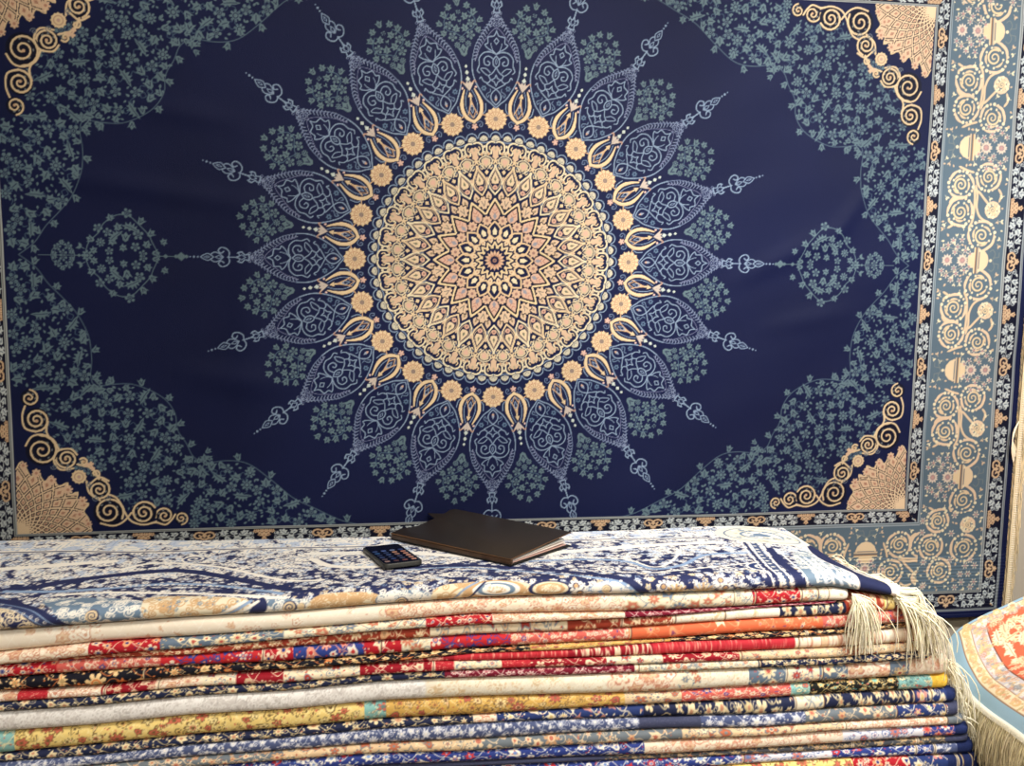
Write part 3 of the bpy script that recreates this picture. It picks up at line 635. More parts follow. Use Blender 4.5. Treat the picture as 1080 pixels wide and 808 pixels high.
# ---------------------------------------------------------------- fringes
def tube_mesh(paths, radii, sides=4, cols=None):
    """many yarn strands as one soft mesh"""
    Vs, Fs, Cs, off = [], [], [], 0
    for q, (P, R_) in enumerate(zip(paths, radii)):
        P = np.asarray(P, float); n = len(P)
        T = np.gradient(P, axis=0); T /= np.linalg.norm(T, axis=1)[:, None]+1e-9
        A = np.cross(T, [.31, .9, .12]); A /= np.linalg.norm(A, axis=1)[:, None]+1e-9; B = np.cross(T, A)
        t = np.arange(sides)/sides*TAU
        W = R_*np.linspace(1, .55, n)
        ring = P[:, None]+W[:, None, None]*(A[:, None]*np.cos(t)[None, :, None]+B[:, None]*np.sin(t)[None, :, None])
        Vs.append(ring.reshape(-1, 3))
        i = np.arange(n-1)[:, None]*sides; j = np.arange(sides)[None, :]; j2 = (j+1) % sides
        Fs.append(np.stack([i+j, i+j2, i+sides+j2, i+sides+j], -1).reshape(-1, 4)+off)
        if cols is not None: Cs.append(np.tile(cols[q], (n*sides, 1)))
        off += n*sides
    return mesh(np.vstack(Vs), np.vstack(Fs), np.vstack(Cs) if cols is not None else None)
def yarn(parent, starts, dirs, length, R, name='fringe', rad=.0014, spread=.02, drop=1., lab=None, push=None, tone=(250, 242, 222)):
    paths, radii, cols = [], [], []
    for s, d in zip(starts, dirs):
        L = length*R.uniform(.7, 1.1); n = 8; t = np.linspace(0, 1, n)
        s = np.array(s); d = np.array(d)+np.array([R.gauss(0, spread), R.gauss(0, spread), R.gauss(0, spread*.4)])
        P = s+d*(1-(1-t[:, None])**2)
        P[:, 2] -= L*drop*t**1.6
        a, b, w = R.uniform(0, 6), R.uniform(0, 6), L*.04
        P[:, 0] += w*np.sin(t*5+a)*t; P[:, 1] += w*np.sin(t*6+b)*t
        if push: P = push(P, R)
        paths.append(P); radii.append(rad*R.uniform(.7, 1.25))
        k = R.uniform(.86, 1.04); cols.append(np.array(tone)/255*k*np.array([1, 1, R.uniform(.92, 1)]))
    o = link(name, tube_mesh(paths, radii, 4, cols), parent, M_YARN)
    if lab: o['label'] = lab
    return o
def edge_band(parent, P, Q, w, name='fringe_heading', tone=(206, 186, 150)):
    """narrow flat-woven strip between the points P and Q lists"""
    P = np.asarray(P); Q = np.asarray(Q); n = len(P)
    V = np.stack([P, Q], 1).reshape(-1, 3)
    me = mesh(V, grid_faces(n, 2)); return link(name, me, parent, mat('fringe heading', tone, .9, bump=.5, vary=.15, var_scale=300))

def off_pile(P, R):
    """keep hanging yarn outside the pile: it slides over the rug ends below it"""
    P = P.copy(); add = R.uniform(.002, .012)
    zs = [ZL[k][np.searchsorted(XG, min(line_world(k)[-1, 0], 1.19))] for k in range(18)]
    xs = [line_world(k)[-1, 0] for k in range(18)]
    xm = np.maximum.accumulate(xs)
    for i in range(1, len(P)):
        x, y, z = P[i]; e = float(np.interp(z, zs[::-1], xm[::-1]))
        e = e-.052*min(1, max(0, (y-YF)/.475))
        if y > YF-.006 and x < e+.002: P[i, 0] = e+add
    P[1:, 0] = np.maximum.accumulate(P[1:, 0]); return P
def off_front(P, R):
    add = R.uniform(.006, .016); P = P.copy(); P[2:, 1] = np.minimum(P[2:, 1], YF-.012-add); P[1, 1] = min(P[1, 1], YF-.010); return P

# ---------------------------------------------------------------- cloth patterns for the folded rugs
PAL = dict(
 cream=((240, 228, 208), (248, 241, 226), (228, 200, 168), (214, 168, 138)),
 white=((220, 214, 208), (246, 243, 238), (222, 217, 211), (200, 194, 188)),
 whitecream=((232, 222, 200), (244, 236, 214), (214, 190, 152), (226, 200, 160)),
 creamred=((240, 224, 192), (228, 196, 156), (184, 70, 60), (140, 150, 160)),
 creamblue=((236, 224, 196), (116, 132, 150), (196, 120, 96), (206, 186, 150)),
 bluecream=((104, 120, 138), (236, 220, 184), (206, 176, 130), (186, 88, 76)),
 rust=((158, 62, 44), (240, 216, 176), (226, 176, 130), (196, 150, 110)),
 red=((178, 32, 44), (240, 216, 186), (232, 166, 120), (50, 56, 120)),
 redplain=((188, 46, 56), (206, 90, 86), (226, 150, 130), (160, 30, 40)),
 crimson=((150, 26, 40), (238, 212, 178), (220, 186, 150), (196, 120, 110)),
 multi=((206, 96, 86), (240, 212, 184), (84, 80, 140), (232, 150, 110)),
 orange=((222, 108, 70), (232, 150, 106), (244, 214, 180), (150, 80, 110)),
 rednavy=((196, 44, 50), (56, 70, 150), (240, 214, 190), (230, 140, 110)),
 blue=((50, 66, 138), (226, 150, 130), (240, 226, 210), (200, 60, 60)),
 navy=((36, 42, 70), (232, 214, 172), (206, 186, 140), (196, 140, 110)),
 navyflower=((44, 60, 112), (240, 226, 196), (206, 140, 130), (222, 196, 130)),
 black=((24, 24, 34), (240, 206, 150), (222, 130, 72), (190, 160, 110)),
 blackmulti=((30, 32, 30), (226, 196, 130), (206, 110, 100), (120, 186, 176)),
 teal=((140, 190, 184), (240, 226, 180), (206, 110, 90), (90, 130, 130)),
 yellow=((240, 212, 132), (246, 226, 160), (206, 110, 86), (120, 96, 60)),
 yellowplain=((232, 190, 70), (238, 202, 100), (222, 176, 60), (200, 160, 60)),
 gold=((214, 172, 92), (236, 210, 150), (190, 96, 80), (130, 100, 70)),
 grayblue=((78, 88, 124), (216, 216, 222), (176, 180, 196), (232, 226, 214)),
 grayplain=((66, 70, 96), (72, 76, 102), (60, 64, 90), (80, 84, 108)),
 gray=((112, 120, 126), (232, 206, 170), (206, 160, 120), (190, 110, 90)),
 bluecobalt=((48, 64, 134), (240, 234, 220), (196, 60, 66), (120, 150, 206)),
 navyplain=((34, 46, 92), (38, 50, 98), (30, 40, 84), (40, 54, 100)),
 maroon=((122, 26, 48), (232, 206, 196), (206, 150, 140), (180, 90, 100)),
 creamline=((240, 222, 196), (248, 240, 222), (226, 192, 154), (204, 142, 116)),
 lilac=((226, 222, 226), (240, 236, 240), (206, 130, 120), (96, 120, 170)),
 tan=((222, 192, 152), (240, 218, 180), (190, 110, 80), (130, 130, 130)),
 darkgray=((76, 78, 84), (206, 176, 130), (196, 120, 90), (150, 150, 140)),
)
def flower_sheet(cv, x0, x1, y0, y1, pal, R, size=.0085, fill=1., line=False):
    size *= 1.5
    """small flowers, curls and leaves over a ground; metres"""
    bg, a, b, c = [np.array(v, np.float32)/255 for v in PAL[pal]]
    w = cv.win(x0, x1, y0, y1)
    if w is None: return
    jit = .0
    sl = w[0]; cv.a[sl] = bg
    if pal.endswith('plain'):
        for _ in range(int((x1-x0)*(y1-y0)*60000)):
            x, y = R.uniform(x0, x1), R.uniform(y0, y1); cv.disc((x, y), .0012, R.choice((a, b, c)))
        return
    n = int((x1-x0)/(size*2.1))+1
    # running vine
    for off in (.3, .75):
        P = [(x0+(x1-x0)*k/(2*n), y0+(y1-y0)*(off+.22*math.sin(k*1.57+off*9)+R.uniform(-.06, .06))) for k in range(2*n+1)]
        if len(P) > 2: cv.stroke(curve(P, 4), .0016 if pal not in ('white', 'cream') else .001, b if pal in ('grayblue', 'navy', 'black') else a)
    hs = []
    for k in range(int(n*2.3*(y1-y0)/(size*3.1)*fill)):
        for _ in range(14):
            x, y = R.uniform(x0+size*.6, x1-size*.6) if x1-x0 > size*1.5 else (x0+x1)/2, R.uniform(y0, y1)
            s = size*R.uniform(.55, 1.1)
            if all((x-p)**2+(y-q)**2 > (s+r)**2*1.05 for p, q, r in hs): break
        else: continue
        hs.append((x, y, s)); t = R.uniform(0, TAU)
        M = R.choice((M_FLOWER8, M_TULIP, M_IVY, M_FLOWER5, M_ACANTHUS, M_TULIP))
        col, col2 = R.choice(((a, b), (a, b), (a, c), (b, a)))
        k_ = 1 if bg.mean() > .6 else 0
        if k_: draw_m(cv, M, x, y, s*(.62 if M is M_ACANTHUS else .95)*1.28, t, (c, c)); col = R.choice((a, b, b, bg))
        if line: cv.stroke(xf(circle(1.1, 12)+[(1.1, 0)], x, y, s), .0009, c)
        draw_m(cv, M, x, y, s*(.62 if M is M_ACANTHUS else .95), t, (col, col2)); cv.disc((x, y), s*.26, c)
        if R.random() < .5: cv.stroke(spiral(x+s*1.4, y, s*.7, t, 1.3), .0012, a)
    if pal.startswith('white') or pal == 'creamline':
        for _ in range(int((x1-x0)*(y1-y0)*(7000 if pal != 'creamline' else 2500))):
            x, y = R.uniform(x0, x1), R.uniform(y0, y1); cv.stroke(spiral(x, y, R.uniform(.006, .014), R.uniform(0, 6), R.uniform(.8, 1.7), R.choice((1, -1))), .0021 if pal != 'creamline' else .0012, a if pal != 'creamline' else c)
    for _ in range(int((x1-x0)*(y1-y0)*9000*fill)):
        x, y = R.uniform(x0, x1), R.uniform(y0, y1)
        if all((x-p)**2+(y-q)**2 > (r*1.15)**2 for p, q, r in hs[-60:] if abs(x-p) < .02) and all((x-p)**2+(y-q)**2 > (r*1.05)**2 for p, q, r in hs if abs(x-p) < .02):
            draw_m(cv, M_LEAF, x, y, R.uniform(.0036, .0062), R.uniform(0, TAU), (R.choice((a, a, b, c)), c))
def draw_m(cv, M, x, y, s, a, cols, m=1):
    for k, P, w, c in M:
        col = cols[c]
        if k == 'd': cv.disc(xf([P], x, y, s, a, m)[0], w*s, col)
        elif k == 's': cv.stroke(xf(P, x, y, s, a, m), max(w*s, .0006), col)
        else: cv.poly(xf(P, x, y, s, a, m), col)
def guard(cv, x, y0, y1, cols, w=.004):
    for k, c in enumerate(cols): cv.stroke([(x+k*w, y0), (x+k*w+.004, y1)], w, np.array(c, np.float32)/255)

# bottom line of every folded rug in the pile, as (pixel x, pixel y), traced along the gaps
LINES = [
 [(0, 666.6), (100, 659.5), (200, 653), (300, 648.3), (400, 640), (500, 633), (600, 630), (700, 628), (800, 624), (880, 621), (920, 627), (965, 634)],
 [(0, 690.3), (100, 679.5), (200, 673.3), (300, 666), (400, 657.5), (500, 649), (600, 647.6), (700, 645.8), (800, 640.7), (880, 635.5), (900, 634.5)],
 [(0, 702.4), (100, 692), (200, 684.7), (300, 675), (400, 666), (500, 659.5), (600, 655), (700, 651), (800, 643.5), (890, 637.5)],
 [(0, 704.5), (100, 697), (200, 692), (300, 684.7), (400, 678.3), (500, 671.6), (600, 669), (700, 661.8), (800, 655.5), (880, 651.5), (930, 647.6), (961, 645)],
 [(0, 717), (100, 710.7), (200, 703.5), (300, 700), (400, 693), (500, 686), (600, 680.8), (700, 677), (800, 669.3), (880, 665.6), (971, 658)],
 [(0, 730.4), (100, 725), (200, 714.6), (300, 707.6), (400, 700), (500, 691), (600, 686.8), (700, 680.5), (800, 674.8), (880, 671), (966, 663)],
 [(0, 732.5), (100, 727), (200, 716.6), (300, 710), (400, 702.4), (470, 699), (500, 698), (600, 695.5), (700, 692), (800, 688), (880, 685), (980, 678)],
 [(0, 741), (100, 734.6), (200, 725), (300, 721), (400, 711.2), (500, 707), (600, 703.5), (700, 700.4), (800, 696.5), (880, 694), (982, 687.5)],
 [(0, 750.8), (100, 744), (200, 734.6), (300, 729.4), (400, 719.5), (500, 715.8), (600, 713), (700, 709.4), (800, 704.4), (880, 701.7), (985, 693)],
 [(0, 774), (100, 766.8), (200, 756.4), (300, 751), (400, 742), (500, 737.4), (600, 734), (700, 731.3), (800, 725.2), (880, 719.7), (1004, 713)],
 [(0, 798), (100, 788.6), (200, 779), (300, 772), (400, 761.7), (500, 757), (600, 750), (700, 744), (800, 740), (880, 733.8), (1006, 728)],
 [(0, 805.5), (100, 798), (200, 786.6), (300, 780), (400, 770), (500, 764), (600, 760), (700, 758), (800, 755.7), (880, 749), (1014, 742.5)],
 [(0, 821), (100, 808), (200, 800), (300, 792.8), (400, 785), (500, 781), (600, 775), (700, 770), (800, 768.6), (880, 763), (1016, 756)],
 [(0, 831), (100, 818), (200, 809), (300, 801), (400, 794.2), (500, 792), (600, 786.6), (700, 781.5), (800, 776.4), (880, 771), (1021, 765)],
 [(0, 845), (100, 834), (200, 824), (300, 816), (400, 808), (500, 804), (600, 799.5), (700, 797), (800, 791), (880, 786.6), (1026, 776)],
 [(0, 852), (100, 841), (200, 832), (300, 823), (400, 815), (500, 810), (600, 805.5), (700, 802), (800, 797), (880, 794), (1028, 784)],
 [(0, 868), (100, 857), (200, 847), (300, 838), (400, 830), (500, 825), (600, 820), (700, 815), (800, 808), (880, 803), (1033, 797)],
 [(0, 886), (100, 874), (200, 864), (300, 855), (400, 847), (500, 842), (600, 837), (700, 832), (800, 826), (880, 821), (1038, 815)],
]
YF = -.56
SPEC = [None,
 # (label, [(px from, px to, palette, size, fill)], [guards px])
 ('cream folded rug with plain left half, red band at right end, just under the topmost', [(-40, 60, 'cream', .006, .1), (60, 110, 'cream', .009, .8), (110, 400, 'cream', .006, .1), (400, 660, 'creamline', .009, .8), (660, 740, 'creamblue', .013, 1), (740, 775, 'creamblue', .012, 1.), (775, 795, 'creamblue', .007, .5), (795, 846, 'red', .010, 1), (846, 872, 'creamblue', .007, 1), (872, 905, 'cream', .006, .1)], [773, 796, 845, 862, 873]),
 ('thin cream folded rug with red and grey-blue leaves, third from top', [(-40, 95, 'creamline', .008, .8), (95, 170, 'red', .009, 1), (170, 300, 'bluecream', .010, 1.1), (300, 400, 'creamblue', .010, 1), (400, 450, 'creamblue', .009, 1), (450, 520, 'red', .008, 1), (520, 660, 'creamline', .007, .6), (660, 700, 'maroon', .005, .2), (700, 900, 'maroon', .005, .3)], []),
 ('rust red folded rug with cream scrolling flowers, fourth from top', [(-40, 60, 'creamline', .006, .5), (60, 300, 'rust', .007, .9), (300, 400, 'rust', .010, 1.1), (400, 455, 'rust', .009, .8), (455, 600, 'creamred', .010, 1.1), (600, 655, 'rust', .009, 1.1), (655, 712, 'rust', .007, 1.2), (712, 825, 'whitecream', .008, .7), (825, 895, 'navy', .011, 1), (895, 935, 'rust', .003, .3), (935, 965, 'yellow', .007, .4)], [655, 712, 765, 936, 945]),
 ('scarlet folded rug with cobalt cartouche left of centre and orange right half', [(-40, 60, 'red', .008, 1.), (60, 170, 'multi', .006, 1.2), (170, 275, 'rednavy', .010, 1), (275, 310, 'red', .010, 1), (310, 385, 'blue', .010, 1), (385, 425, 'red', .009, .9), (425, 455, 'creamblue', .009, 1), (455, 540, 'rednavy', .009, 1), (540, 665, 'multi', .006, 1.2), (665, 800, 'orange', .011, .25), (800, 870, 'orange', .007, .9), (870, 975, 'multi', .005, 1.3)], [275, 665, 400]),
 ('black folded rug with gold and orange flowers, beneath the scarlet one', [(-40, 90, 'black', .011, 1.1), (90, 160, 'black', .013, 1), (160, 290, 'black', .009, 1.1), (290, 560, 'black', .009, .9), (560, 710, 'gold', .006, .8), (710, 975, 'black', .008, 1.2)], [150, 700, 850]),
 ('raspberry red folded rug, plain in the middle and cream floral at right end', [(-40, 480, 'crimson', .004, .5), (480, 600, 'redplain', .006, 1), (600, 690, 'crimson', .008, 1.3), (690, 840, 'redplain', .006, 1), (840, 965, 'creamline', .009, .9), (965, 990, 'redplain', .004, .3)], [842, 895]),
 ('dark red folded rug with cream cartouches, above the thin navy one', [(-40, 20, 'creamline', .008, 1), (20, 52, 'redplain', .006, .5), (52, 108, 'creamline', .010, 1), (108, 165, 'crimson', .006, .5), (165, 215, 'creamline', .010, 1), (215, 250, 'creamred', .010, 1.2), (250, 300, 'crimson', .009, .7), (300, 380, 'creamred', .009, 1.1), (380, 455, 'crimson', .010, 1), (455, 480, 'redplain', .01, .2), (480, 530, 'creamred', .009, 1), (530, 560, 'redplain', .01, .2), (560, 640, 'crimson', .010, .9), (640, 700, 'creamred', .008, 1), (700, 780, 'crimson', .008, 1), (780, 990, 'tan', .007, .8)], [108, 165, 455, 780]),
 ('thin navy and cream folded rug with maroon middle, resting on the thick off-white one', [(-40, 470, 'navy', .0085, 1.1), (470, 670, 'maroon', .007, 1.1), (670, 800, 'creamblue', .006, .9), (800, 990, 'navy', .007, 1.2)], [672, 800, 860]),
 ('thick off-white folded rug with faint tone-on-tone scrolls, the thickest pale band mid-pile', [(-40, 450, 'white', .013, 1.), (450, 640, 'whitecream', .013, .9), (640, 715, 'creamline', .014, 1), (715, 740, 'creamblue', .010, 1), (740, 790, 'whitecream', .013, .8), (790, 830, 'bluecream', .012, 1), (830, 865, 'creamred', .011, 1), (865, 895, 'bluecream', .013, 1), (895, 940, 'creamline', .014, 1), (940, 960, 'bluecream', .012, .9), (960, 1010, 'creamline', .006, .2)], [828, 866]),
 ('yellow floral folded rug with plain yellow right end', [(-40, 15, 'teal', .009, 1), (15, 385, 'yellow', .009, 1.2), (385, 408, 'teal', .008, 1), (408, 660, 'gold', .009, 1.2), (660, 720, 'tan', .009, 1.2), (720, 836, 'multi', .008, 1.2), (836, 856, 'teal', .008, 1), (856, 950, 'blackmulti', .008, 1.2), (950, 985, 'teal', .008, 1.), (985, 1012, 'yellowplain', .01, .2)], []),
 ('navy folded rug with cream blossoms and deep blue right end, under the yellow one', [(-40, 500, 'navy', .010, 1.1), (500, 525, 'creamline', .010, 1), (525, 680, 'navyflower', .010, 1.1), (680, 840, 'navy', .010, 1.2), (840, 870, 'creamblue', .010, 1), (870, 965, 'navy', .008, 1.2), (965, 1000, 'navyflower', .010, 1), (1000, 1020, 'navyplain', .01, .2)], [838, 868, 964, 982]),
 ('slate blue folded rug with dense silver scrolls and dark plain right end', [(-40, 675, 'grayblue', .0065, 1.35), (675, 740, 'grayplain', .01, .2), (740, 850, 'grayblue', .010, 1.1), (850, 945, 'gray', .011, .9), (945, 1000, 'navyflower', .010, 1), (1000, 1020, 'grayplain', .01, .2)], [944, 996]),
 ('thin tan and grey folded rug with coral leaves, below the slate blue one', [(-40, 300, 'gray', .008, 1), (300, 500, 'tan', .010, 1.2), (500, 720, 'gray', .010, 1.1), (720, 890, 'tan', .009, 1.1), (890, 1000, 'creamline', .008, 1), (1000, 1025, 'gray', .01, .2)], [890, 998]),
 ('cobalt folded rug with white and red blossoms at left, cream at right', [(-40, 680, 'bluecobalt', .011, 1.2), (680, 890, 'creamline', .011, 1), (890, 975, 'lilac', .009, 1.1), (975, 1008, 'blue', .008, 1.1), (1008, 1030, 'navyplain', .01, .2)], []),
 ('thin dark grey folded rug with tan flowers, just above the royal blue one', [(-40, 640, 'grayplain', .008, .4), (640, 1000, 'darkgray', .008, 1.2), (1000, 1030, 'grayplain', .01, .2)], [900, 968]),
 ('royal blue folded rug with cream scrolls and white medallions at right end', [(-40, 780, 'bluecobalt', .010, 1.1), (780, 880, 'lilac', .011, .9), (880, 985, 'bluecobalt', .010, 1.), (985, 1012, 'grayblue', .010, .9), (1012, 1036, 'navyplain', .01, .2)], [784, 966, 986]),
 ('lowest folded rug in view, red and gold with navy striped right end', [(-40, 760, 'red', .010, 1.1), (760, 900, 'yellow', .010, 1), (900, 960, 'red', .010, 1), (960, 1000, 'navyflower', .012, 1), (1000, 1040, 'navyplain', .012, .3)], [1008, 1014, 1024]),
]
def line_world(k):
    P = LINES[k]; W = [at_y(x, y, YF) for x, y in P]
    # carry on past the left frame edge
    a, b = W[0], W[1]
    W = [a+(a-b)*np.array([2.4, 1, .6])]+W
    return np.array([[w[0], w[2]] for w in W])
XG = np.linspace(-1.5, 1.2, 1800); ZL = []
def stack_lines():
    for k in range(18):
        B = line_world(k); z = np.interp(XG, B[:, 0], B[:, 1])
        if k:
            m = XG <= line_world(k-1)[-1, 0]+.002
            z = np.where(m, np.minimum(z, ZL[-1]-.0034), z)
            if k == 3: z = np.minimum(z, ZL[0]-.008)
        ZL.append(z)
def zline(k, X): return np.interp(X, XG, ZL[k])
def px_to_x(p, k):
    xs = [q[0] for q in LINES[k]]; ys = [q[1] for q in LINES[k]]
    return at_y(p, np.interp(p, xs, ys)-6, YF)[0]

def rug_slab(k):
    """one folded rug of the pile: fold at the front, right end with its yarn"""
    R = random.Random(100+k)
    B = line_world(k); T = line_world(k-1)
    x0, x1 = B[0, 0], B[-1, 0]
    n = int((x1-x0)/(.0019 if not QUICK else .005)); X = np.linspace(x0, x1, n)
    zb = zline(k, X)+.0005
    zt = zline(k-1, X)-.0006
    if T[-1, 0] < x1:   # the rug above ends short of this one: the free end keeps its thickness
        m = X > T[-1, 0]; h1 = np.interp(T[-1, 0]-.004, X, zt-zb); zt[m] = zb[m]+h1
        for j in range(k-2, -1, -1):
            m2 = m & (X < line_world(j)[-1, 0]+.01); zt[m2] = np.minimum(zt[m2], zline(j, X[m2])-.0008-.0026*(k-1-j))
    if k == 3:          # two short rugs above leave room for this one's end
        z0 = zline(0, X)-.0035
        g = np.clip((X-T[-1, 0]-.022)/.03, 0, 1); g = g*g*(3-2*g); zt = zt*(1-g)+z0*g
    h = np.maximum(zt-zb, .0016); zt = zb+h
    slope = .012*np.clip((X-x1+.1)/.1, 0, 1)**2
    yf = YF+.004*wave(X, X*0, k, 4, .8)+R.uniform(-.005, .005)+np.where(h < .012, (.012-h)*1.6, 0)+.02*np.clip((X-x1+.03)/.03, 0, 1)**3
    d = np.minimum(h*.62, .019)
    m = 27 if not QUICK else 9
    ph = np.linspace(-1, 1, 121)*math.pi/2
    cx, sz = np.cos(ph)**.8, np.sign(np.sin(ph))*np.abs(np.sin(ph))**.85
    al = np.concatenate([[0], np.cumsum(np.hypot(np.diff(cx), np.diff(sz)))]); tt = np.linspace(0, al[-1], m)
    cx, sz = np.interp(tt, al, cx), np.interp(tt, al, sz)
    rows = []
    zm = (zb+zt)/2
    yb = YB
    def row(y, z): rows.append(np.stack([X, np.broadcast_to(y, X.shape), z], -1))
    row(yb, zt); row(yf+d+.03, zt)
    for q in range(m-1, -1, -1): row(yf+d-cx[q]*d, zm+sz[q]*h/2)
    row(yf+d+.03, zb); row(yb, zb)
    V = np.array(rows)                     # (m+4, n, 3)
    end = np.clip((V[..., 0]-x1+.6)/.6, 0, 1)
    V[..., 0] -= .052*end**2*np.clip((V[..., 1]-YF)/.475, 0, 1)      # the ends run back at a slight slant
    # paint: strip of the cloth round the nose
    L = .062; cv = Canvas(x0-.01, 0, x1+.01, L, .0011, 0.)
    for a, b, pal, size, fill in SPEC[k][1]:
        xa, xb = px_to_x(a, k) if a > 0 else x0-.01, px_to_x(b, k)
        flower_sheet(cv, xa, min(xb, x1+.01), 0, L, pal, R, size, fill)
    for g in SPEC[k][2]: guard(cv, px_to_x(g, k), 0, L, R.choice((((226, 206, 160), (90, 60, 60)), ((240, 224, 190), (120, 100, 90), (240, 224, 190)))), .0022)
    arc = np.concatenate([[0], np.cumsum(np.linalg.norm(np.diff(V[:, n//3], axis=0), axis=1))])
    arc = arc-arc[1]+.004; mid = arc[len(arc)//2]
    s = np.clip(L/2-(arc-mid)*1.15, 0, L)
    XX, SS = np.meshgrid(X, s); c = cv.sample(XX, SS)
    Fm = grid_faces(m+4, n)
    V3 = V.reshape(-1, 3); cc = c.reshape(-1, 3)
    caps = []
    rr = m+4
    for col, fl in ((0, False), (n-1, True)):
        ids = np.arange(rr)*n+col
        lo, hi = 0, rr-1
        while hi-lo >= 3:
            f = [ids[lo], ids[lo+1], ids[hi-1], ids[hi]]; caps.append(f if fl else f[::-1]); lo += 1; hi -= 1
        if hi-lo == 2: f = [ids[lo], ids[lo+1], ids[hi], ids[hi]]
    back = np.stack([np.arange(n-1), np.arange(1, n), (rr-1)*n+np.arange(1, n), (rr-1)*n+np.arange(n-1)], -1)[:, ::-1]
    me = mesh(V3, np.vstack([Fm[:, ::-1], np.array(caps), back]), cc)
    o = link('folded_rug', me, None, M_RUG)
    tag(o, SPEC[k][0], 'rug', 'folded rugs piled in the stack')
    # yarn at the right end
    zc = float(zm[-1]); hh = float(h[-1]); cnt = 60
    if k in FRINGE:
        ln, out, cnt, yspan = FRINGE[k]; cnt = int(cnt*(1.6 if k != 1 else 1.3)); ln *= 1.12
        st = [(x1-.003, R.uniform(yspan[0], yspan[1]), zc+R.uniform(-.3, .3)*hh) for _ in range(cnt)]
        dr = [(R.uniform(.3, 1)*out, R.gauss(0, .012), R.uniform(-.004, .012)) for _ in range(cnt)]
        yarn(o, st, dr, ln, R, rad=.0014, lab='cream yarn fringe', push=off_front if k == 1 else off_pile)
    return o
YB = -.085
FRINGE = {1: (.10, .03, 90, (-.568, -.556)), 3: (.085, .035, 80, (-.54, -.2)), 4: (.09, .04, 90, (-.56, -.2)), 6: (.10, .035, 90, (-.55, -.2)), 8: (.07, .03, 60, (-.52, -.2)), 9: (.12, .035, 110, (-.555, -.15)), 10: (.10, .035, 70, (-.54, -.15)),
          11: (.10, .04, 70, (-.54, -.15)), 12: (.09, .04, 60, (-.53, -.15)), 13: (.07, .03, 50, (-.56, -.2)), 14: (.09, .04, 60, (-.52, -.15)), 15: (.07, .03, 40, (-.55, -.2)), 16: (.09, .04, 60, (-.55, -.15)), 17: (.09, .05, 80, (-.56, -.15))}

# ---------------------------------------------------------------- topmost rug of the pile
BACKPX = [(-60, 571), (0, 570.5), (100, 568), (200, 570), (300, 568.3), (400, 566), (500, 563), (600, 561), (700, 558), (760, 554.5), (800, 554), (840, 556)]
def top_surface(n, quick=False):
    B = line_world(0); x0 = B[0, 0]
    bk = np.array([[at_y(x, y, -.09)[0], at_y(x, y, -.09)[2]] for x, y in BACKPX])
    # arc parameter rows: back edge -> crest -> nose -> lower edge
    r_top = 150; r_nose = 40
    if QUICK: r_top, r_nose = 50, 14
    U = np.linspace(0, 1, n)
    rows = []
    ye = np.array([-.62, -.55, -.50, -.43, -.33, -.19, -.09]); xe = np.array([.832, .829, .822, .806, .792, .783, .775])
    X0 = x0+(.829-x0)*U
    zb0 = zline(0, X0)+.0006; zback = np.interp(X0, bk[:, 0], bk[:, 1])
    crest = zb0+.036
    drop = np.clip((X0-.70)/.13, 0, 1)**2          # the end sags down over the pile's edge
    crest = crest-.016*drop
    yf = YF-.004+.004*wave(X0, X0*0, 77, 4, .8)
    d = .030; hn = (crest-zb0)
    for t in np.linspace(0, 1, r_top):
        y = -.09+(yf+d+.09)*t
        z = zback+(crest-zback)*t**1.3+.003*wave(X0, y*1.6, 21, 4, .9)*np.sin(t*math.pi)
        z = z+.007*np.exp(-((y+.14+.01*np.sin(X0*5))/.03)**2)*0
        z = z-.02*np.clip((X0-.74)/.09, 0, 1)**2*(t)*(1-.5*t)
        rows.append((X0, y, z))
    for a in np.linspace(math.pi/2, -math.pi/2, r_nose)[1:]:
        cxx, s_ = math.cos(a)**.85, math.copysign(abs(math.sin(a))**.9, math.sin(a))
        rows.append((X0, yf+d-cxx*d, zb0+hn/2+s_*hn/2))
    P = np.array([np.stack([x, np.broadcast_to(y, x.shape), z], -1) for x, y, z in rows])
    # right edge follows the cloth's own slanting end
    xr = np.interp(P[..., 1], ye, xe)
    P[..., 0] = x0+(xr-x0)*U[None, :]
    return P, x0
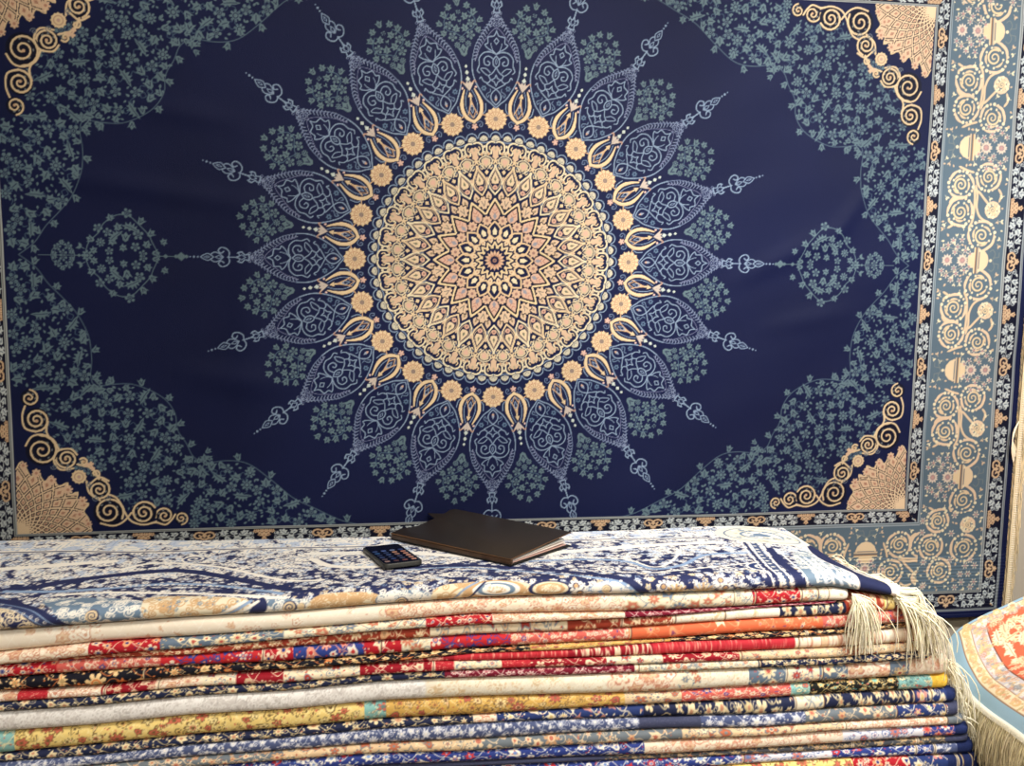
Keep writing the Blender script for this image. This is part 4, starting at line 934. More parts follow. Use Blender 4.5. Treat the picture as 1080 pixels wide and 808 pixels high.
def paint_top(P, x0):
    ar = np.concatenate([[0], np.cumsum(np.linalg.norm(np.diff(P[:, P.shape[1]//2], axis=0), axis=1))]); LT = ar[-1]
    # pixel of every surface point, to carry the traced drawing onto the cloth
    Q = (P-CAM)@AX.T; px = 540+F*Q[..., 0]/-Q[..., 2]; py = 404-F*Q[..., 1]/-Q[..., 2]
    def T(x, y):
        k = np.argmin((px-x)**2+((py-y)*1.0)**2); i, j = divmod(int(k), px.shape[1]); return (float(P[i, j, 0]), float(ar[i]))
    def TT(L): return [T(*p) for p in L]
    R = random.Random(31)
    W = lambda *c: np.array(c, np.float32)/255
    cr, cr2, nv, lb, gb, tn = W(244, 238, 226), W(232, 208, 168), W(44, 50, 88), W(142, 166, 198), W(112, 134, 156), W(206, 166, 120)
    cv = Canvas(x0-.01, -.005, .85, LT+.01, .0012, nv)
    # dense ground of pale leaves and blossoms on navy
    for _ in range(7000 if not QUICK else 1500):
        x, y = R.uniform(x0, .84), R.uniform(0, LT); s = R.uniform(.006, .011)*(1.25 if y < .3 else .85)
        draw_m(cv, R.choice((M_FLOWER8, M_TULIP, M_IVY, M_LEAVES, M_FLOWER5)), x, y, s, R.uniform(0, TAU), (R.choice((cr, cr, cr, cr2 if y > .42 else cr, W(206, 214, 226))), R.choice((nv, lb))))
    for _ in range(6000):
        x, y = R.uniform(x0, .84), R.uniform(0, LT); q = R.uniform(0, TAU); s = R.uniform(.002, .0045)
        cv.stroke([(x, y), (x+s*math.cos(q), y+s*math.sin(q))], R.uniform(.0014, .0024), R.choice((W(74, 72, 92), W(96, 104, 138), nv, W(196, 178, 158))))
    for _ in range(900):
        x, y = R.uniform(x0, .84), R.uniform(0, LT)
        cv.stroke(spiral(x, y, R.uniform(.006, .012), R.uniform(0, 6), 1.3), .0017, R.choice((cr, nv, lb)))
    def blob(L, col, n=5): cv.poly(curve(TT(L), n, True), col)
    def ln(L, w, col, n=6): cv.stroke(curve(TT(L), n), w, col)
    # pale rear strip with the thin navy stripe
    rear = [(-20, 584), (60, 582), (130, 582.5), (200, 581), (290, 578), (385, 576.5), (500, 573), (600, 570), (680, 568.3), (750, 567.8)]
    for _ in range(700):
        x, y = R.uniform(x0, .7), R.uniform(.0, .10)
        draw_m(cv, R.choice((M_LEAF, M_ACANTHUS)), x, y, R.uniform(.008, .018), R.choice((0, 3.1, 1.6)), (R.choice((cr, W(240, 236, 226), W(196, 206, 222))), lb))
    for off, w, c in ((0, .016, cr), (0, .0065, nv)): ln([(a, b+off) for a, b in rear], w, c)
    # pale wide bands
    for L, w, c in (([(330, 584), (420, 583), (520, 588), (620, 580), (700, 574), (760, 572)], .03, W(240, 236, 226)), ([(0, 600), (60, 596), (120, 592)], .02, cr), ([(60, 628), (130, 625), (250, 628), (300, 632)], .012, cr),
                    ([(130, 600), (170, 594), (230, 598), (300, 612), (340, 612)], .012, cr), ([(330, 590), (350, 597), (390, 598), (420, 594)], .02, cr)): ln(L, w, c)
    # big leaf shaped cartouches drawn in navy ribbons
    ln([(6, 622), (40, 619), (60, 615), (100, 609), (150, 604), (190, 602), (230, 607), (270, 615), (305, 622)], .024, nv)
    ln([(6, 624), (60, 624), (110, 621), (170, 616), (220, 617), (262, 621), (296, 626)], .013, lb)
    ln([(120, 621), (170, 618.5), (220, 619), (262, 623)], .005, nv)
    for k in range(24): x, y = 118+k*6.5, np.interp(118+k*6.5, [118, 170, 220, 296], [619.5, 616.5, 617.5, 626]); c = T(x, y); cv.disc(c, .0035, cr)
    for L in ([(12, 614), (60, 608), (110, 603), (160, 599), (200, 598), (250, 604), (300, 613)], [(5, 627), (50, 630), (110, 627), (180, 623), (260, 628)]):
        P_ = curve(TT(L), 10)
        for p in P_[::2]: draw_m(cv, M_LEAF, p[0], p[1], .010, R.uniform(-.6, .6), (cr, lb))
    ln([(420, 600), (480, 596), (560, 600), (620, 605), (660, 612), (680, 626)], .020, nv); ln([(420, 602), (480, 598.5), (560, 603), (618, 608), (656, 615), (674, 628)], .007, lb)
    ln([(560, 592), (610, 590), (660, 592), (690, 600), (720, 596), (745, 585), (790, 583)], .012, lb); ln([(560, 590), (610, 588), (660, 590), (688, 598), (706, 594), (718, 582)], .007, cr)
    ln([(688, 604), (730, 600), (790, 594), (820, 596)], .007, cr); ln([(690, 608), (730, 604), (790, 598)], .005, nv)
    for x, y in ((655, 613), (662, 618), (668, 623), (672, 627)): cv.disc(T(x, y), .003, cr)
    # blue-grey arabesque along the fold
    def scrolls(L, bg, c1, n, s, c2=None):
        blob(L, bg); Q_ = np.array(TT(L)); a, b = Q_.min(0), Q_.max(0)
        m = Canvas(cv.x0, cv.y0, cv.x0+cv.w*cv.res, cv.y0+cv.h*cv.res, cv.res, 0.); m.poly(curve(Q_, 5, True), 1.); cv.clip = m.a[..., 0]
        for _ in range(int(n*1.9)):
            x, y = R.uniform(a[0], b[0]), R.uniform(a[1], b[1]); q = R.uniform(0, 6)
            cv.stroke(spiral(x, y, s*R.uniform(.7, 1.2), q, 1.5, R.choice((1, -1))), .0024, c1)
            if R.random() < .6: draw_m(cv, R.choice((M_LEAVES, M_FLOWER5, M_TULIP)), x+s, y, s*.5, q, (c2 if c2 is not None else c1, bg))
        cv.clip = None
    scrolls([(45, 636), (62, 631), (110, 631), (150, 634), (160, 645), (158, 654), (110, 659), (88, 657)], gb, cr, 60, .009)
    scrolls([(150, 636), (165, 629), (220, 629), (262, 633), (255, 648), (200, 653), (162, 655)], W(232, 220, 192), tn, 40, .010, gb)
    scrolls([(262, 640), (285, 632), (330, 634), (330, 645), (285, 650), (258, 651)], gb, cr, 30, .009)
    scrolls([(328, 634), (345, 626), (375, 624), (400, 628), (404, 638), (330, 645)], W(236, 224, 194), tn, 34, .008)
    scrolls([(398, 630), (420, 622), (450, 624), (460, 634), (404, 640)], gb, cr, 26, .010)
    scrolls([(456, 626), (470, 617), (500, 614), (540, 613), (560, 618), (558, 630), (500, 634), (460, 636)], W(236, 220, 188), tn, 30, .009)
    scrolls([(618, 622), (640, 612), (658, 618), (668, 628), (620, 629)], lb, cr, 24, .008)
    scrolls([(-20, 644), (20, 640), (44, 645), (60, 657), (50, 662), (-20, 668)], nv, W(232, 214, 180), 40, .011)
    for cx, cy, q in ((97, 650, .013), (306, 641, .014), (424, 634, .013), (640, 622, .010), (318, 640, .008)):
        c = T(cx, cy); cv.disc(c, q, nv); cv.stroke(spiral(c[0], c[1], q, 1, 1.9), .0042, cr2)
    blob([(262, 648), (268, 636), (278, 630), (282, 640), (276, 650)], nv)
    for k in range(3): ln([(225+k*9, 652), (238+k*9, 645), (258+k*7, 634)], .006, (cr, lb, cr)[k])
    # navy ribbon crossing the fold at far left
    ln([(-10, 634), (8, 637), (34, 646), (66, 660)], .030, nv); ln([(-10, 637), (8, 640), (34, 649), (60, 662)], .016, lb); ln([(-10, 637), (8, 640), (34, 649), (60, 662)], .0115, W(56, 66, 104))
    for k in range(8): c = T(2+k*7.5, 638+k*3.2); draw_m(cv, M_FLOWER5, c[0], c[1], .004, 0, (cr, nv))
    # oval, lozenges and fans on the fold
    def lens(c0, w, h, cols):
        c = T(*c0)
        for k, col in enumerate(cols):
            q = 1-k*.17; cv.poly([(c[0]+w*q*math.cos(a)*abs(math.cos(a))**.15, c[1]+h*q*math.sin(a)) for a in np.linspace(0, TAU, 26)[:-1]], col)
        return c
    c = lens((581, 621), .046, .020, (nv, W(236, 222, 190), tn, W(238, 226, 198)))
    for k in range(30): cv.stroke(xf(circle(.0045, 8)[:5], c[0]+R.uniform(-.03, .03), c[1]+R.uniform(-.012, .012)), .0012, tn)
    c = lens((523, 622), .060, .024, (tn, cr, gb, cr, tn, W(238, 226, 198)))
    for k in range(12): draw_m(cv, M_FLOWER5, c[0]+R.uniform(-.02, .02), c[1]+R.uniform(-.008, .008), .006, k, (cr, tn))
    for k in range(4): ln([(470+k*8, 634), (478+k*8, 624), (500+k*4, 614)], .004, (tn, lb, tn, nv)[k])
    for x, y in ((608, 618), (612, 625), (700, 619), (716, 621), (760, 612), (765, 620)):
        c = T(x, y); draw_m(cv, M_FLOWER8, c[0], c[1], .015, x, (cr, nv)); cv.disc(c, .005, tn)
    for x in (712, 740):
        c = T(x, 628)
        for k in range(7): a = 1.57+(k-3)*.36; cv.stroke([c, (c[0]+.028*math.cos(a), c[1]-.026*abs(math.sin(a)))], .005, (cr2, tn)[k % 2])
    # spiral bosses
    for (x, y, q) in ((805, 597, .040), (770, 601, .022), (370, 588, .03), (205, 590, .028), (480, 606, .02), (640, 600, .02)):
        c = T(x, y)
        cv.poly([(c[0]+q*math.cos(a), c[1]+q*.8*math.sin(a)) for a in np.linspace(0, TAU, 30)[:-1]], W(44, 58, 104)); cv.stroke(spiral(c[0], c[1], q, 2, 1.8), .006, cr)
        for k in range(9): a = k*.7; draw_m(cv, M_LEAVES, c[0]+q*1.1*math.cos(a), c[1]+q*.9*math.sin(a), .009, a-1.57, (cr, lb))
    for x in (455, 500, 380, 60, 30): 
        c = T(x, 588)
    # guard stripes running back over the pile, then the frond border and the navy end
    g0 = [(787, 572), (797, 585), (811, 600), (820, 609), (822, 620)]
    for dx, w, c in ((-6, .004, cr), (-2, .006, nv), (2, .005, cr), (7, .015, W(70, 84, 118)), (13, .005, cr), (17, .003, nv)):
        ln([(a+dx, b) for a, b in g0], w, c)
    for k in range(15):
        t = k/14; c = T(np.interp(t, [0, .33, .75, 1], [794, 804, 824, 828]), np.interp(t, [0, .33, .75, 1], [573, 587, 606, 619])); cv.poly([(c[0]-.006, c[1]), (c[0], c[1]-.006), (c[0]+.006, c[1]), (c[0], c[1]+.006)], cr)
    ln([(812, 579), (824, 592), (836, 602), (843, 610), (844, 619)], .018, nv); ln([(821, 580), (833, 592), (846, 603), (850, 618)], .005, cr)
    scrolls([(838, 583), (860, 582), (885, 592), (915, 610), (925, 622), (905, 625), (868, 620), (852, 612), (842, 598)], W(120, 140, 158), cr, 90, .012, W(232, 224, 200))
    for k in range(9):
        x = 846+k*8.5; ln([(x-6, 586+k*1.8), (x+4, 594+k*2.4), (x+15, 606+k*2), (x+17, 614+k)], .0075 if k % 2 else .005, (cr, W(214, 222, 228))[k % 2])
    # navy end with its pale selvedge
    def endx(s): return np.interp(s, ar, P[:, -1, 0])
    ss = np.linspace(.14, LT+.005, 30); wn = np.interp(ss, [.14, .30, .45, LT], [.016, .078, .098, .095])
    L0 = [(endx(s)-w, s) for s, w in zip(ss, wn)]; L1 = [(endx(s)+.01, s) for s in ss[::-1]]
    cv.poly(L0+L1, W(40, 46, 80)); cv.stroke(L0, .004, cr)
    for _ in range(500): x, y = R.uniform(.74, .84), R.uniform(.2, LT); 
    cv.stroke([(endx(s)-.006, s) for s in ss if s > LT-.16], .026, W(236, 230, 222))
    # pale oval medallion at the rear right
    c = T(818, 567); q = (T(762, 567)[0], T(872, 567)[0]); w = (q[1]-q[0])/2; cx = (q[0]+q[1])/2
    for k, (f, col) in enumerate(((1.05, W(238, 230, 208)), (.86, W(112, 128, 150)), (.82, W(236, 228, 206)), (.5, gb), (.44, cr), (.2, gb))):
        cv.poly([(cx+w*f*math.cos(a), .10+.085*f*math.sin(a)*1.1) for a in np.linspace(0, TAU, 40)[:-1]], col)
    for k in range(60): a, f = R.uniform(0, TAU), R.uniform(.25, .8); draw_m(cv, R.choice((M_LEAVES, M_TULIP)), cx+w*f*math.cos(a), .10+.09*f*math.sin(a), .009, a, (R.choice((W(190, 180, 150), gb, cr)), cr))
    XX, SS = P[..., 0], np.broadcast_to(ar[:, None], P.shape[:2])
    return cv.sample(XX, SS)
def build_top():
    n = int(1.9/(.0019 if not QUICK else .005))
    P, x0 = top_surface(n); c = paint_top(P, x0)
    r = P.shape[0]
    V = P.reshape(-1, 3); cc = c.reshape(-1, 3)
    # underside from nose back to the wall side and the closing caps
    zb = P[-1, :, 2]; under = P[-1].copy(); under[:, 1] = P[0, :, 1]; under[:, 0] = P[0, :, 0]; 
    V2 = np.vstack([V, under]); c2 = np.vstack([cc, cc[-n:]])
    f = [grid_faces(r, n)[:, ::-1], np.stack([(r-1)*n+np.arange(n-1), (r-1)*n+np.arange(1, n), r*n+np.arange(1, n), r*n+np.arange(n-1)], -1)[:, ::-1],
         np.stack([np.arange(n-1), np.arange(1, n), r*n+np.arange(1, n), r*n+np.arange(n-1)], -1)]
    caps = []
    for col, fl in ((0, 0), (n-1, 1)):
        ids = list(np.arange(r)*n+col)+[r*n+col]; lo, hi = 0, len(ids)-1
        base = ids[-1]
        ids = ids[:-1]
        for k in range(0, len(ids)-2, 2): q = [base, ids[k], ids[k+1], ids[k+2]]; caps.append(q if not fl else q[::-1])
    f.append(np.array(caps))
    o = link('folded_rug', mesh(V2, np.vstack(f), c2), None, M_RUG)
    tag(o, 'navy and cream paisley folded rug, topmost of the pile, carrying the phone and folder', 'rug', 'folded rugs piled in the stack')
    R = random.Random(5)
    st, dr = [], []
    for k in range(330):
        y = -.578+.15*R.random()**1.3; x = np.interp(y, [-.6, -.5, -.33, -.19], [.829, .822, .792, .783]); i = int(np.argmin(np.abs(P[:, -1, 1]-y)+(np.arange(r) > r-12)*0)); z = P[i, -1, 2]-.006
        if y < -.55: z -= R.uniform(0, .02)
        st.append((x-.004, y, z)); dr.append((.03+.07*R.random(), R.gauss(-.01, .02), .006*R.random()))
    yarn(o, st, dr, .135, R, rad=.0015, push=off_pile, lab='long cream yarn fringe')
    return o, P
# ---------------------------------------------------------------- phone and folder on the pile
def bm_box(verts, faces, name, parent, m, bevel=0., seg=3, cols=None):
    me = mesh(verts, faces); o = link(name, me, parent, m, smooth=False)
    if bevel:
        b = o.modifiers.new('edge', 'BEVEL'); b.width = bevel; b.segments = seg; b.limit_method = 'ANGLE'
        o.data.polygons.foreach_set('use_smooth', np.ones(len(o.data.polygons), bool))
    return o
def slab(outline, z0, z1):
    """outline list of (x, y); z0, z1 numbers or functions of (x, y)"""
    f0 = z0 if callable(z0) else (lambda x, y: z0); f1 = z1 if callable(z1) else (lambda x, y: z1)
    n = len(outline)
    V = [(x, y, f0(x, y)) for x, y in outline]+[(x, y, f1(x, y)) for x, y in outline]
    Fc = [list(range(n))[::-1], list(range(n, 2*n))]+[[i, (i+1) % n, n+(i+1) % n, n+i] for i in range(n)]
    return V, Fc
def round_rect(w, h, r, n=6):
    out = []
    for cx, cy, a0 in ((w/2-r, h/2-r, 0), (-w/2+r, h/2-r, 90), (-w/2+r, -h/2+r, 180), (w/2-r, -h/2+r, 270)):
        for k in range(n+1):
            a = math.radians(a0+90*k/n); out.append((cx+r*math.cos(a), cy+r*math.sin(a)))
    return out
def top_height(P, x, y):
    k = np.argmin((P[:150, :, 0]-x)**2+(P[:150, :, 1]-y)**2); i, j = divmod(int(k), P.shape[1]); return float(P[i, j, 2])
def empty(name, loc, rz=0.):
    e = bpy.data.objects.new(name, None); COL.objects.link(e); e.location = loc; e.rotation_euler = (0, 0, rz); e.empty_display_size = .05; return e
def frame_on(P, pts, lift):
    """rest a frame on the cloth under the given corner pixels"""
    W = []
    for x, y in pts:
        z = .80
        for _ in range(12): p = at_z(x, y, z); z = top_height(P, p[0], p[1])+lift
        W.append(at_z(x, y, z))
    return W
def build_phone(P):
    W = frame_on(P, [(383.5, 574.5), (416, 569.3), (445, 592.5), (409.5, 602)], .0125)
    c = sum(W)/4; up = (W[0]+W[1]-W[2]-W[3])/2; rt = (W[1]+W[2]-W[0]-W[3])/2
    w, h = float(np.linalg.norm(rt)), float(np.linalg.norm(up)); ang = math.atan2(up[1], up[0])-math.pi/2+.03
    w, h = min(w, .088), min(h, .203)
    e = empty('phone', (c[0], c[1], c[2]-.0105), ang)
    pitch = math.asin(max(-.2, min(.2, up[2]/h))); e.rotation_euler = (pitch, 0, ang)
    tag(e, 'black smartphone in dark rubber case, screen up with app icons, left of the folder', 'phone')
    o = round_rect(w, h, .013)
    V, Fc = slab(o, 0, .0105); bm_box(V, Fc, 'phone_case', e, mat('case rubber', (46, 46, 42), .5, spec=.5, bump=.1), .002)
    o2 = round_rect(w-.006, h-.006, .010); V, Fc = slab(o2, .0101, .0107); 
    sc = bm_box(V, Fc, 'screen', e, mat('screen glass', (5, 7, 15), .08, spec=.6))
    for s in (1, -1):
        V, Fc = slab([(s*(w/2)+dx, y) for dx, y in ((-.0006, .015), (.0012, .015), (.0012, .04), (-.0006, .04))], .004, .0075)
        bm_box(V, Fc, 'side_button', e, bpy.data.materials['case rubber'], .0005)
    R = random.Random(4)
    cols = [[(44, 60, 96), (60, 76, 120), (90, 100, 130), (30, 44, 86)], [(40, 70, 110), (36, 50, 80), (150, 110, 90), (150, 100, 84)], [(34, 44, 70), (44, 60, 96), (120, 90, 80), (156, 110, 92)], [(40, 52, 84), (30, 40, 66), (56, 60, 84), (160, 112, 92)], [(70, 60, 64), (34, 50, 90), (50, 56, 76), (150, 104, 86)], [(120, 96, 90), (70, 44, 44), (96, 54, 50), (158, 112, 92)]]
    for r in range(6):
        for k in range(4):
            cx = -w*.34+k*w*.227; cy = h*.16-r*h*.108
            V, Fc = slab([(cx+a, cy+b) for a, b in round_rect(.0115, .0115, .003, 3)], .0107, .0110)
            bm_box(V, Fc, 'app_icon', sc, mat('icon', cols[r][k], .3, emit=.18))
    return e
def build_folder(P):
    zb = .0015
    low = frame_on(P, [(412, 568), (539, 597.5), (601, 577), (478, 546)], .002)
    zl = [p[2] for p in low]; z0 = min(zl)
    L, Fp = at_z(412.5, 562, zl[0]+.017), at_z(539, 589.5, zl[1]+.017)
    Rr, Bk = at_z(602, 561, zl[2]+.036), at_z(477, 536, zl[3]+.042)
    c = (L+Fp+Rr+Bk)/4
    e = empty('folder', (c[0], c[1], z0-.002)); tag(e, 'dark brown leather document folder lying ajar on the topmost rug', 'folder')
    lea = mat('brown leather', (36, 29, 22), .42, bump=.25, bscale=260, spec=.45, vary=.22, var_scale=9)
    ed = mat('leather edge', (112, 78, 50), .6, bump=.2)
    pap = mat('cream paper', (214, 190, 176), .8)
    loc = lambda p: np.array(p)-np.array([c[0], c[1], z0-.002])
    l, f, r, b = [loc(p) for p in (L, Fp, Rr, Bk)]
    # cover outline with the torn looking notch at the far left
    lb = b-l
    pts = [l, f, r, b, l+lb*.80+(r-b)*.03, l+lb*.72+(r-b)*(-.075), l+lb*.62+(r-b)*.045, l+lb*.33+(r-b)*.055, l+lb*.16+(r-b)*(-.005)]
    def skin(pts, th):
        n = len(pts); V = [p-[0, 0, th] for p in pts]+list(pts)
        return V, [list(range(n))[::-1], list(range(n, 2*n))]+[[i, (i+1) % n, n+(i+1) % n, n+i] for i in range(n)]
    V, Fc = skin(pts, .003); bm_box(V, Fc, 'front_cover', e, lea, .0008, 2)
    # stitched pale edge of the cover
    def rod(a, b_, rad, name, m):
        t = np.linspace(0, 1, 12)[:, None]; me = tube_mesh([a+(b_-a)*t], [rad], 6); o = link(name, me, e, m); return o
    z = np.array([0, 0, .0015])
    rod(l-z, f-z, .0011, 'cover_edge', ed); rod(f-z, r-z, .0011, 'cover_edge', ed)
    hz = {id(q): zz-z0+.002 for q, zz in ((l, zl[0]), (f, zl[1]), (r, zl[2]), (b, zl[3]))}
    g = lambda p, dz: np.array([p[0], p[1], dz+hz[id(p)]])
    # spine wall under the near edge
    sp = [g(l, .0030), g(f, .0030), f-[0, 0, .0035], l-[0, 0, .0035]]
    inn = (r-f)*.03; inn[2] = 0
    V = sp+[p+inn for p in sp]; V = np.array(V)
    bm_box(V, [[0, 1, 2, 3], [7, 6, 5, 4], [0, 4, 5, 1], [1, 5, 6, 2], [2, 6, 7, 3], [3, 7, 4, 0]], 'spine', e, mat('spine leather', (66, 46, 30), .5, bump=.25, bscale=260, vary=.2, var_scale=12), .001, 2)
    # lower cover and the papers
    rl, bl = g(r, .0035), g(b, .0035)
    rl = rl+(f-r)*[.0, .0, 0]; 
    V, Fc = skin([g(l, .0035), g(f, .0035), rl, bl], .003); bm_box(V, Fc, 'back_cover', e, mat('black lining', (22, 20, 18), .7), .0006, 2)
    for k, (q, zz, col) in enumerate(((.965, .0062, (196, 158, 144)), (.945, .0095, (224, 208, 196)), (.93, .0125, (206, 200, 188)))):
        a = g(l, zz)+inn; b1 = g(f, zz)+inn*.6+(l-f)*.012; c1 = f+(r-f)*q+(l-f)*.02; c1[2] = zz+.004*k+hz[id(r)]; d1 = l+(b-l)*q; d1[2] = zz+.004*k+hz[id(b)]
        V, Fc = skin([a, b1, c1, d1], .0022); bm_box(V, Fc, 'paper', e, mat('sheet %d' % k, col, .8), .0002, 1)
    return e

# ---------------------------------------------------------------- the rug draped at the right
def build_drape():
    E = np.array([at_y(*p) for p in [(1000, 676, -.275), (1003, 683, -.30), (1008, 703, -.36), (1015, 719, -.41), (1026, 737, -.48), (1047, 754, -.60), (1080, 777, -.75), (1120, 802, -.92), (1150, 822, -1.05)]])
    Fp = np.array([at_y(*p) for p in [(1003, 683, -.30), (1011, 674, -.30), (1020, 667, -.30), (1040, 656, -.30), (1060, 647, -.30), (1080, 638, -.30), (1120, 622, -.30), (1200, 605, -.30)]])
    def res(P, n):
        d = np.concatenate([[0], np.cumsum(np.linalg.norm(np.diff(P, axis=0), axis=1))]); t = np.linspace(0, d[-1], n)
        Q = curve_nd(P, 8); dq = np.concatenate([[0], np.cumsum(np.linalg.norm(np.diff(Q, axis=0), axis=1))]); t = np.linspace(0, dq[-1], n)
        return np.stack([np.interp(t, dq, Q[:, k]) for k in range(3)], 1), dq[-1]
    def curve_nd(P, n):
        Q = np.vstack([2*P[0]-P[1], P, 2*P[-1]-P[-2]]); out = []
        for k in range(1, len(Q)-2):
            a, b, c, d = Q[k-1:k+3]
            for t in np.arange(n)/n: out.append(.5*((2*b)+(c-a)*t+(2*a-5*b+4*c-d)*t*t+(3*b-3*c+d-a)*t**3))
        out.append(Q[-2]); return np.array(out)
    nu, nv_ = (420, 260) if not QUICK else (140, 90)
    e, LE = res(E, nu); f, LF = res(Fp, nv_)
    P = e[:, None]+f[None]-f[0]
    uu = np.linspace(0, LE, nu)[:, None]; vv = np.linspace(0, LF, nv_)[None]
    P[..., 2] += .004*wave(uu, vv, 3, 3, 1.6)
    # colours
    R = random.Random(12); W = lambda *c: np.array(c, np.float32)/255
    cv = Canvas(-.01, -.01, LE+.02, LF+.02, .0016, W(216, 102, 72))
    cr, lil, gold, lb = W(240, 222, 188), W(206, 200, 204), W(224, 188, 132), W(150, 182, 200)
    u = cv.x0+(np.arange(cv.w)+.5)*cv.res; v = cv.y0+(np.arange(cv.h)+.5)*cv.res
    Ug, Vg = np.meshgrid(u, v)
    d = np.minimum(Vg, Ug*1.0+.0)        # distance from the two hems
    d1 = np.where(Ug*3.5 < Vg, Ug*3.5, Vg)
    def z(a, b, c): cv.a[(d1 >= a) & (d1 < b)] = c
    z(-1, .034, lb); z(.034, .037, W(150, 110, 80)); z(.037, .065, cr); z(.065, .068, W(176, 140, 110)); z(.068, .108, lil); z(.108, .112, W(120, 84, 66))
    def band(a, b, n, cols, bg, smin, smax):
        for _ in range(n):
            t = R.uniform(a, b); al = R.uniform(0, LE if R.random() < .7 else LF)
            x, y = (al, t) if R.random() < .6 else (t/3.5, al)
            dd = min(y, 3.5*x)
            if not (a <= dd <= b): continue
            draw_m(cv, R.choice((M_FLOWER8, M_TULIP, M_IVY, M_ACANTHUS, M_LEAVES)), x, y, R.uniform(smin, smax), R.uniform(0, 6), (R.choice(cols), bg))
            if R.random() < .4: cv.stroke(spiral(x+.01, y, .008, R.uniform(0, 6), 1.4), .0018, R.choice(cols))
    for k in range(40):
        for x, y in ((.03+k*.045, .051), (.015, .06+k*.045)):
            if min(y, 3.5*x) > .04:
                cv.poly([(x+.018*math.cos(q), y+.011*math.sin(q)) for q in np.linspace(0, TAU, 14)[:-1]], (gold, cr)[k % 2]); draw_m(cv, M_FLOWER8 if k % 2 else M_TULIP, x, y, .008, k, ((W(206, 140, 104), cr)[0] if k % 2 else cr, gold))
    band(.043, .060, 200, (gold, W(196, 170, 120), W(226, 160, 120)), cr, .004, .007)
    for k in range(30):
        for x, y in ((.05+k*.07, .088), (.026, .11+k*.07)):
            draw_m(cv, M_FLOWER8, x, y, .015, k, (W(226, 190, 150), W(206, 150, 120))); cv.disc((x, y), .006, W(226, 160, 130))
            cv.stroke(spiral(x+.034, y, .013, 1, 1.4), .0024, W(190, 160, 130))
    band(.074, .103, 420, (W(220, 180, 140), W(200, 150, 130), gold, W(150, 150, 150), W(236, 226, 210)), lil, .005, .010)
    for k in range(34):
        x, y = R.uniform(.06, LE), R.uniform(.14, LF); cv.stroke(spiral(x, y, R.uniform(.02, .05), R.uniform(0, 6), 1.5), .005, cr)
    band(.122, .9, 900, (cr, W(240, 200, 160), W(236, 214, 170)), W(216, 102, 72), .009, .016)
    c = cv.sample(np.broadcast_to(uu, P.shape[:2]), np.broadcast_to(vv, P.shape[:2]))
    V = P.reshape(-1, 3); n0 = len(V)
    Vb = V-[0, 0, .008]
    top = grid_faces(nu, nv_)
    ids = np.concatenate([np.arange(nv_), np.arange(1, nu)*nv_+nv_-1, (nu-1)*nv_+np.arange(nv_-2, -1, -1), np.arange(nu-2, 0, -1)*nv_])
    j = np.roll(ids, -1)
    fs = np.vstack([top, grid_faces(nu, nv_, True, n0), np.stack([ids, n0+ids, n0+j, j], -1)])
    o = link('draped_rug', mesh(np.vstack([V, Vb]), fs, np.vstack([c.reshape(-1, 3)]*2)), None, M_RUG)
    tag(o, 'coral and cream rug with light blue hem draped over a mound at right', 'rug')
    # white overcast heading and fringe along the hem
    nf = 900 if not QUICK else 300
    st, dr = [], []
    for k in range(nf):
        i = int(R.uniform(.07, .995)*(nu-1)); p = P[i, 0]; st.append(p+[0, 0, -.003]); dr.append((-.011, .003, .0))
    yarn(o, st, dr, .12, R, rad=.0011, spread=.004, tone=(240, 226, 190), lab='long cream yarn fringe')
    paths = [[P[i, 0]+[.004, 0, .002], P[i, 0]+[-.006, 0, .001], P[i, 0]+[-.010, 0, -.008]] for i in range(8, nu-1, 2)]
    h = link('fringe_heading', tube_mesh(paths, [.0011]*len(paths), 4), o, M_YARN2)
    # the mound that lifts it
    a, b = P[6:, 3:].min((0, 1)), P[6:, 3:].max((0, 1))
    q = P[6::12, 6::8].copy(); q[..., 2] -= .0095
    ru, rv = q.shape[:2]; qb = q.copy(); qb[..., 2] = .0
    ids = np.concatenate([np.arange(rv), np.arange(1, ru)*rv+rv-1, (ru-1)*rv+np.arange(rv-2, -1, -1), np.arange(ru-2, 0, -1)*rv]); j = np.roll(ids, -1); n1 = ru*rv
    me = mesh(np.vstack([q.reshape(-1, 3), qb.reshape(-1, 3)]), np.vstack([grid_faces(ru, rv), grid_faces(ru, rv, True, n1), np.stack([ids, n1+ids, n1+j, j], -1)]))
    tag(link('plinth', me, None, mat('plinth board', (150, 140, 124), .8)), kind='structure')
    return o

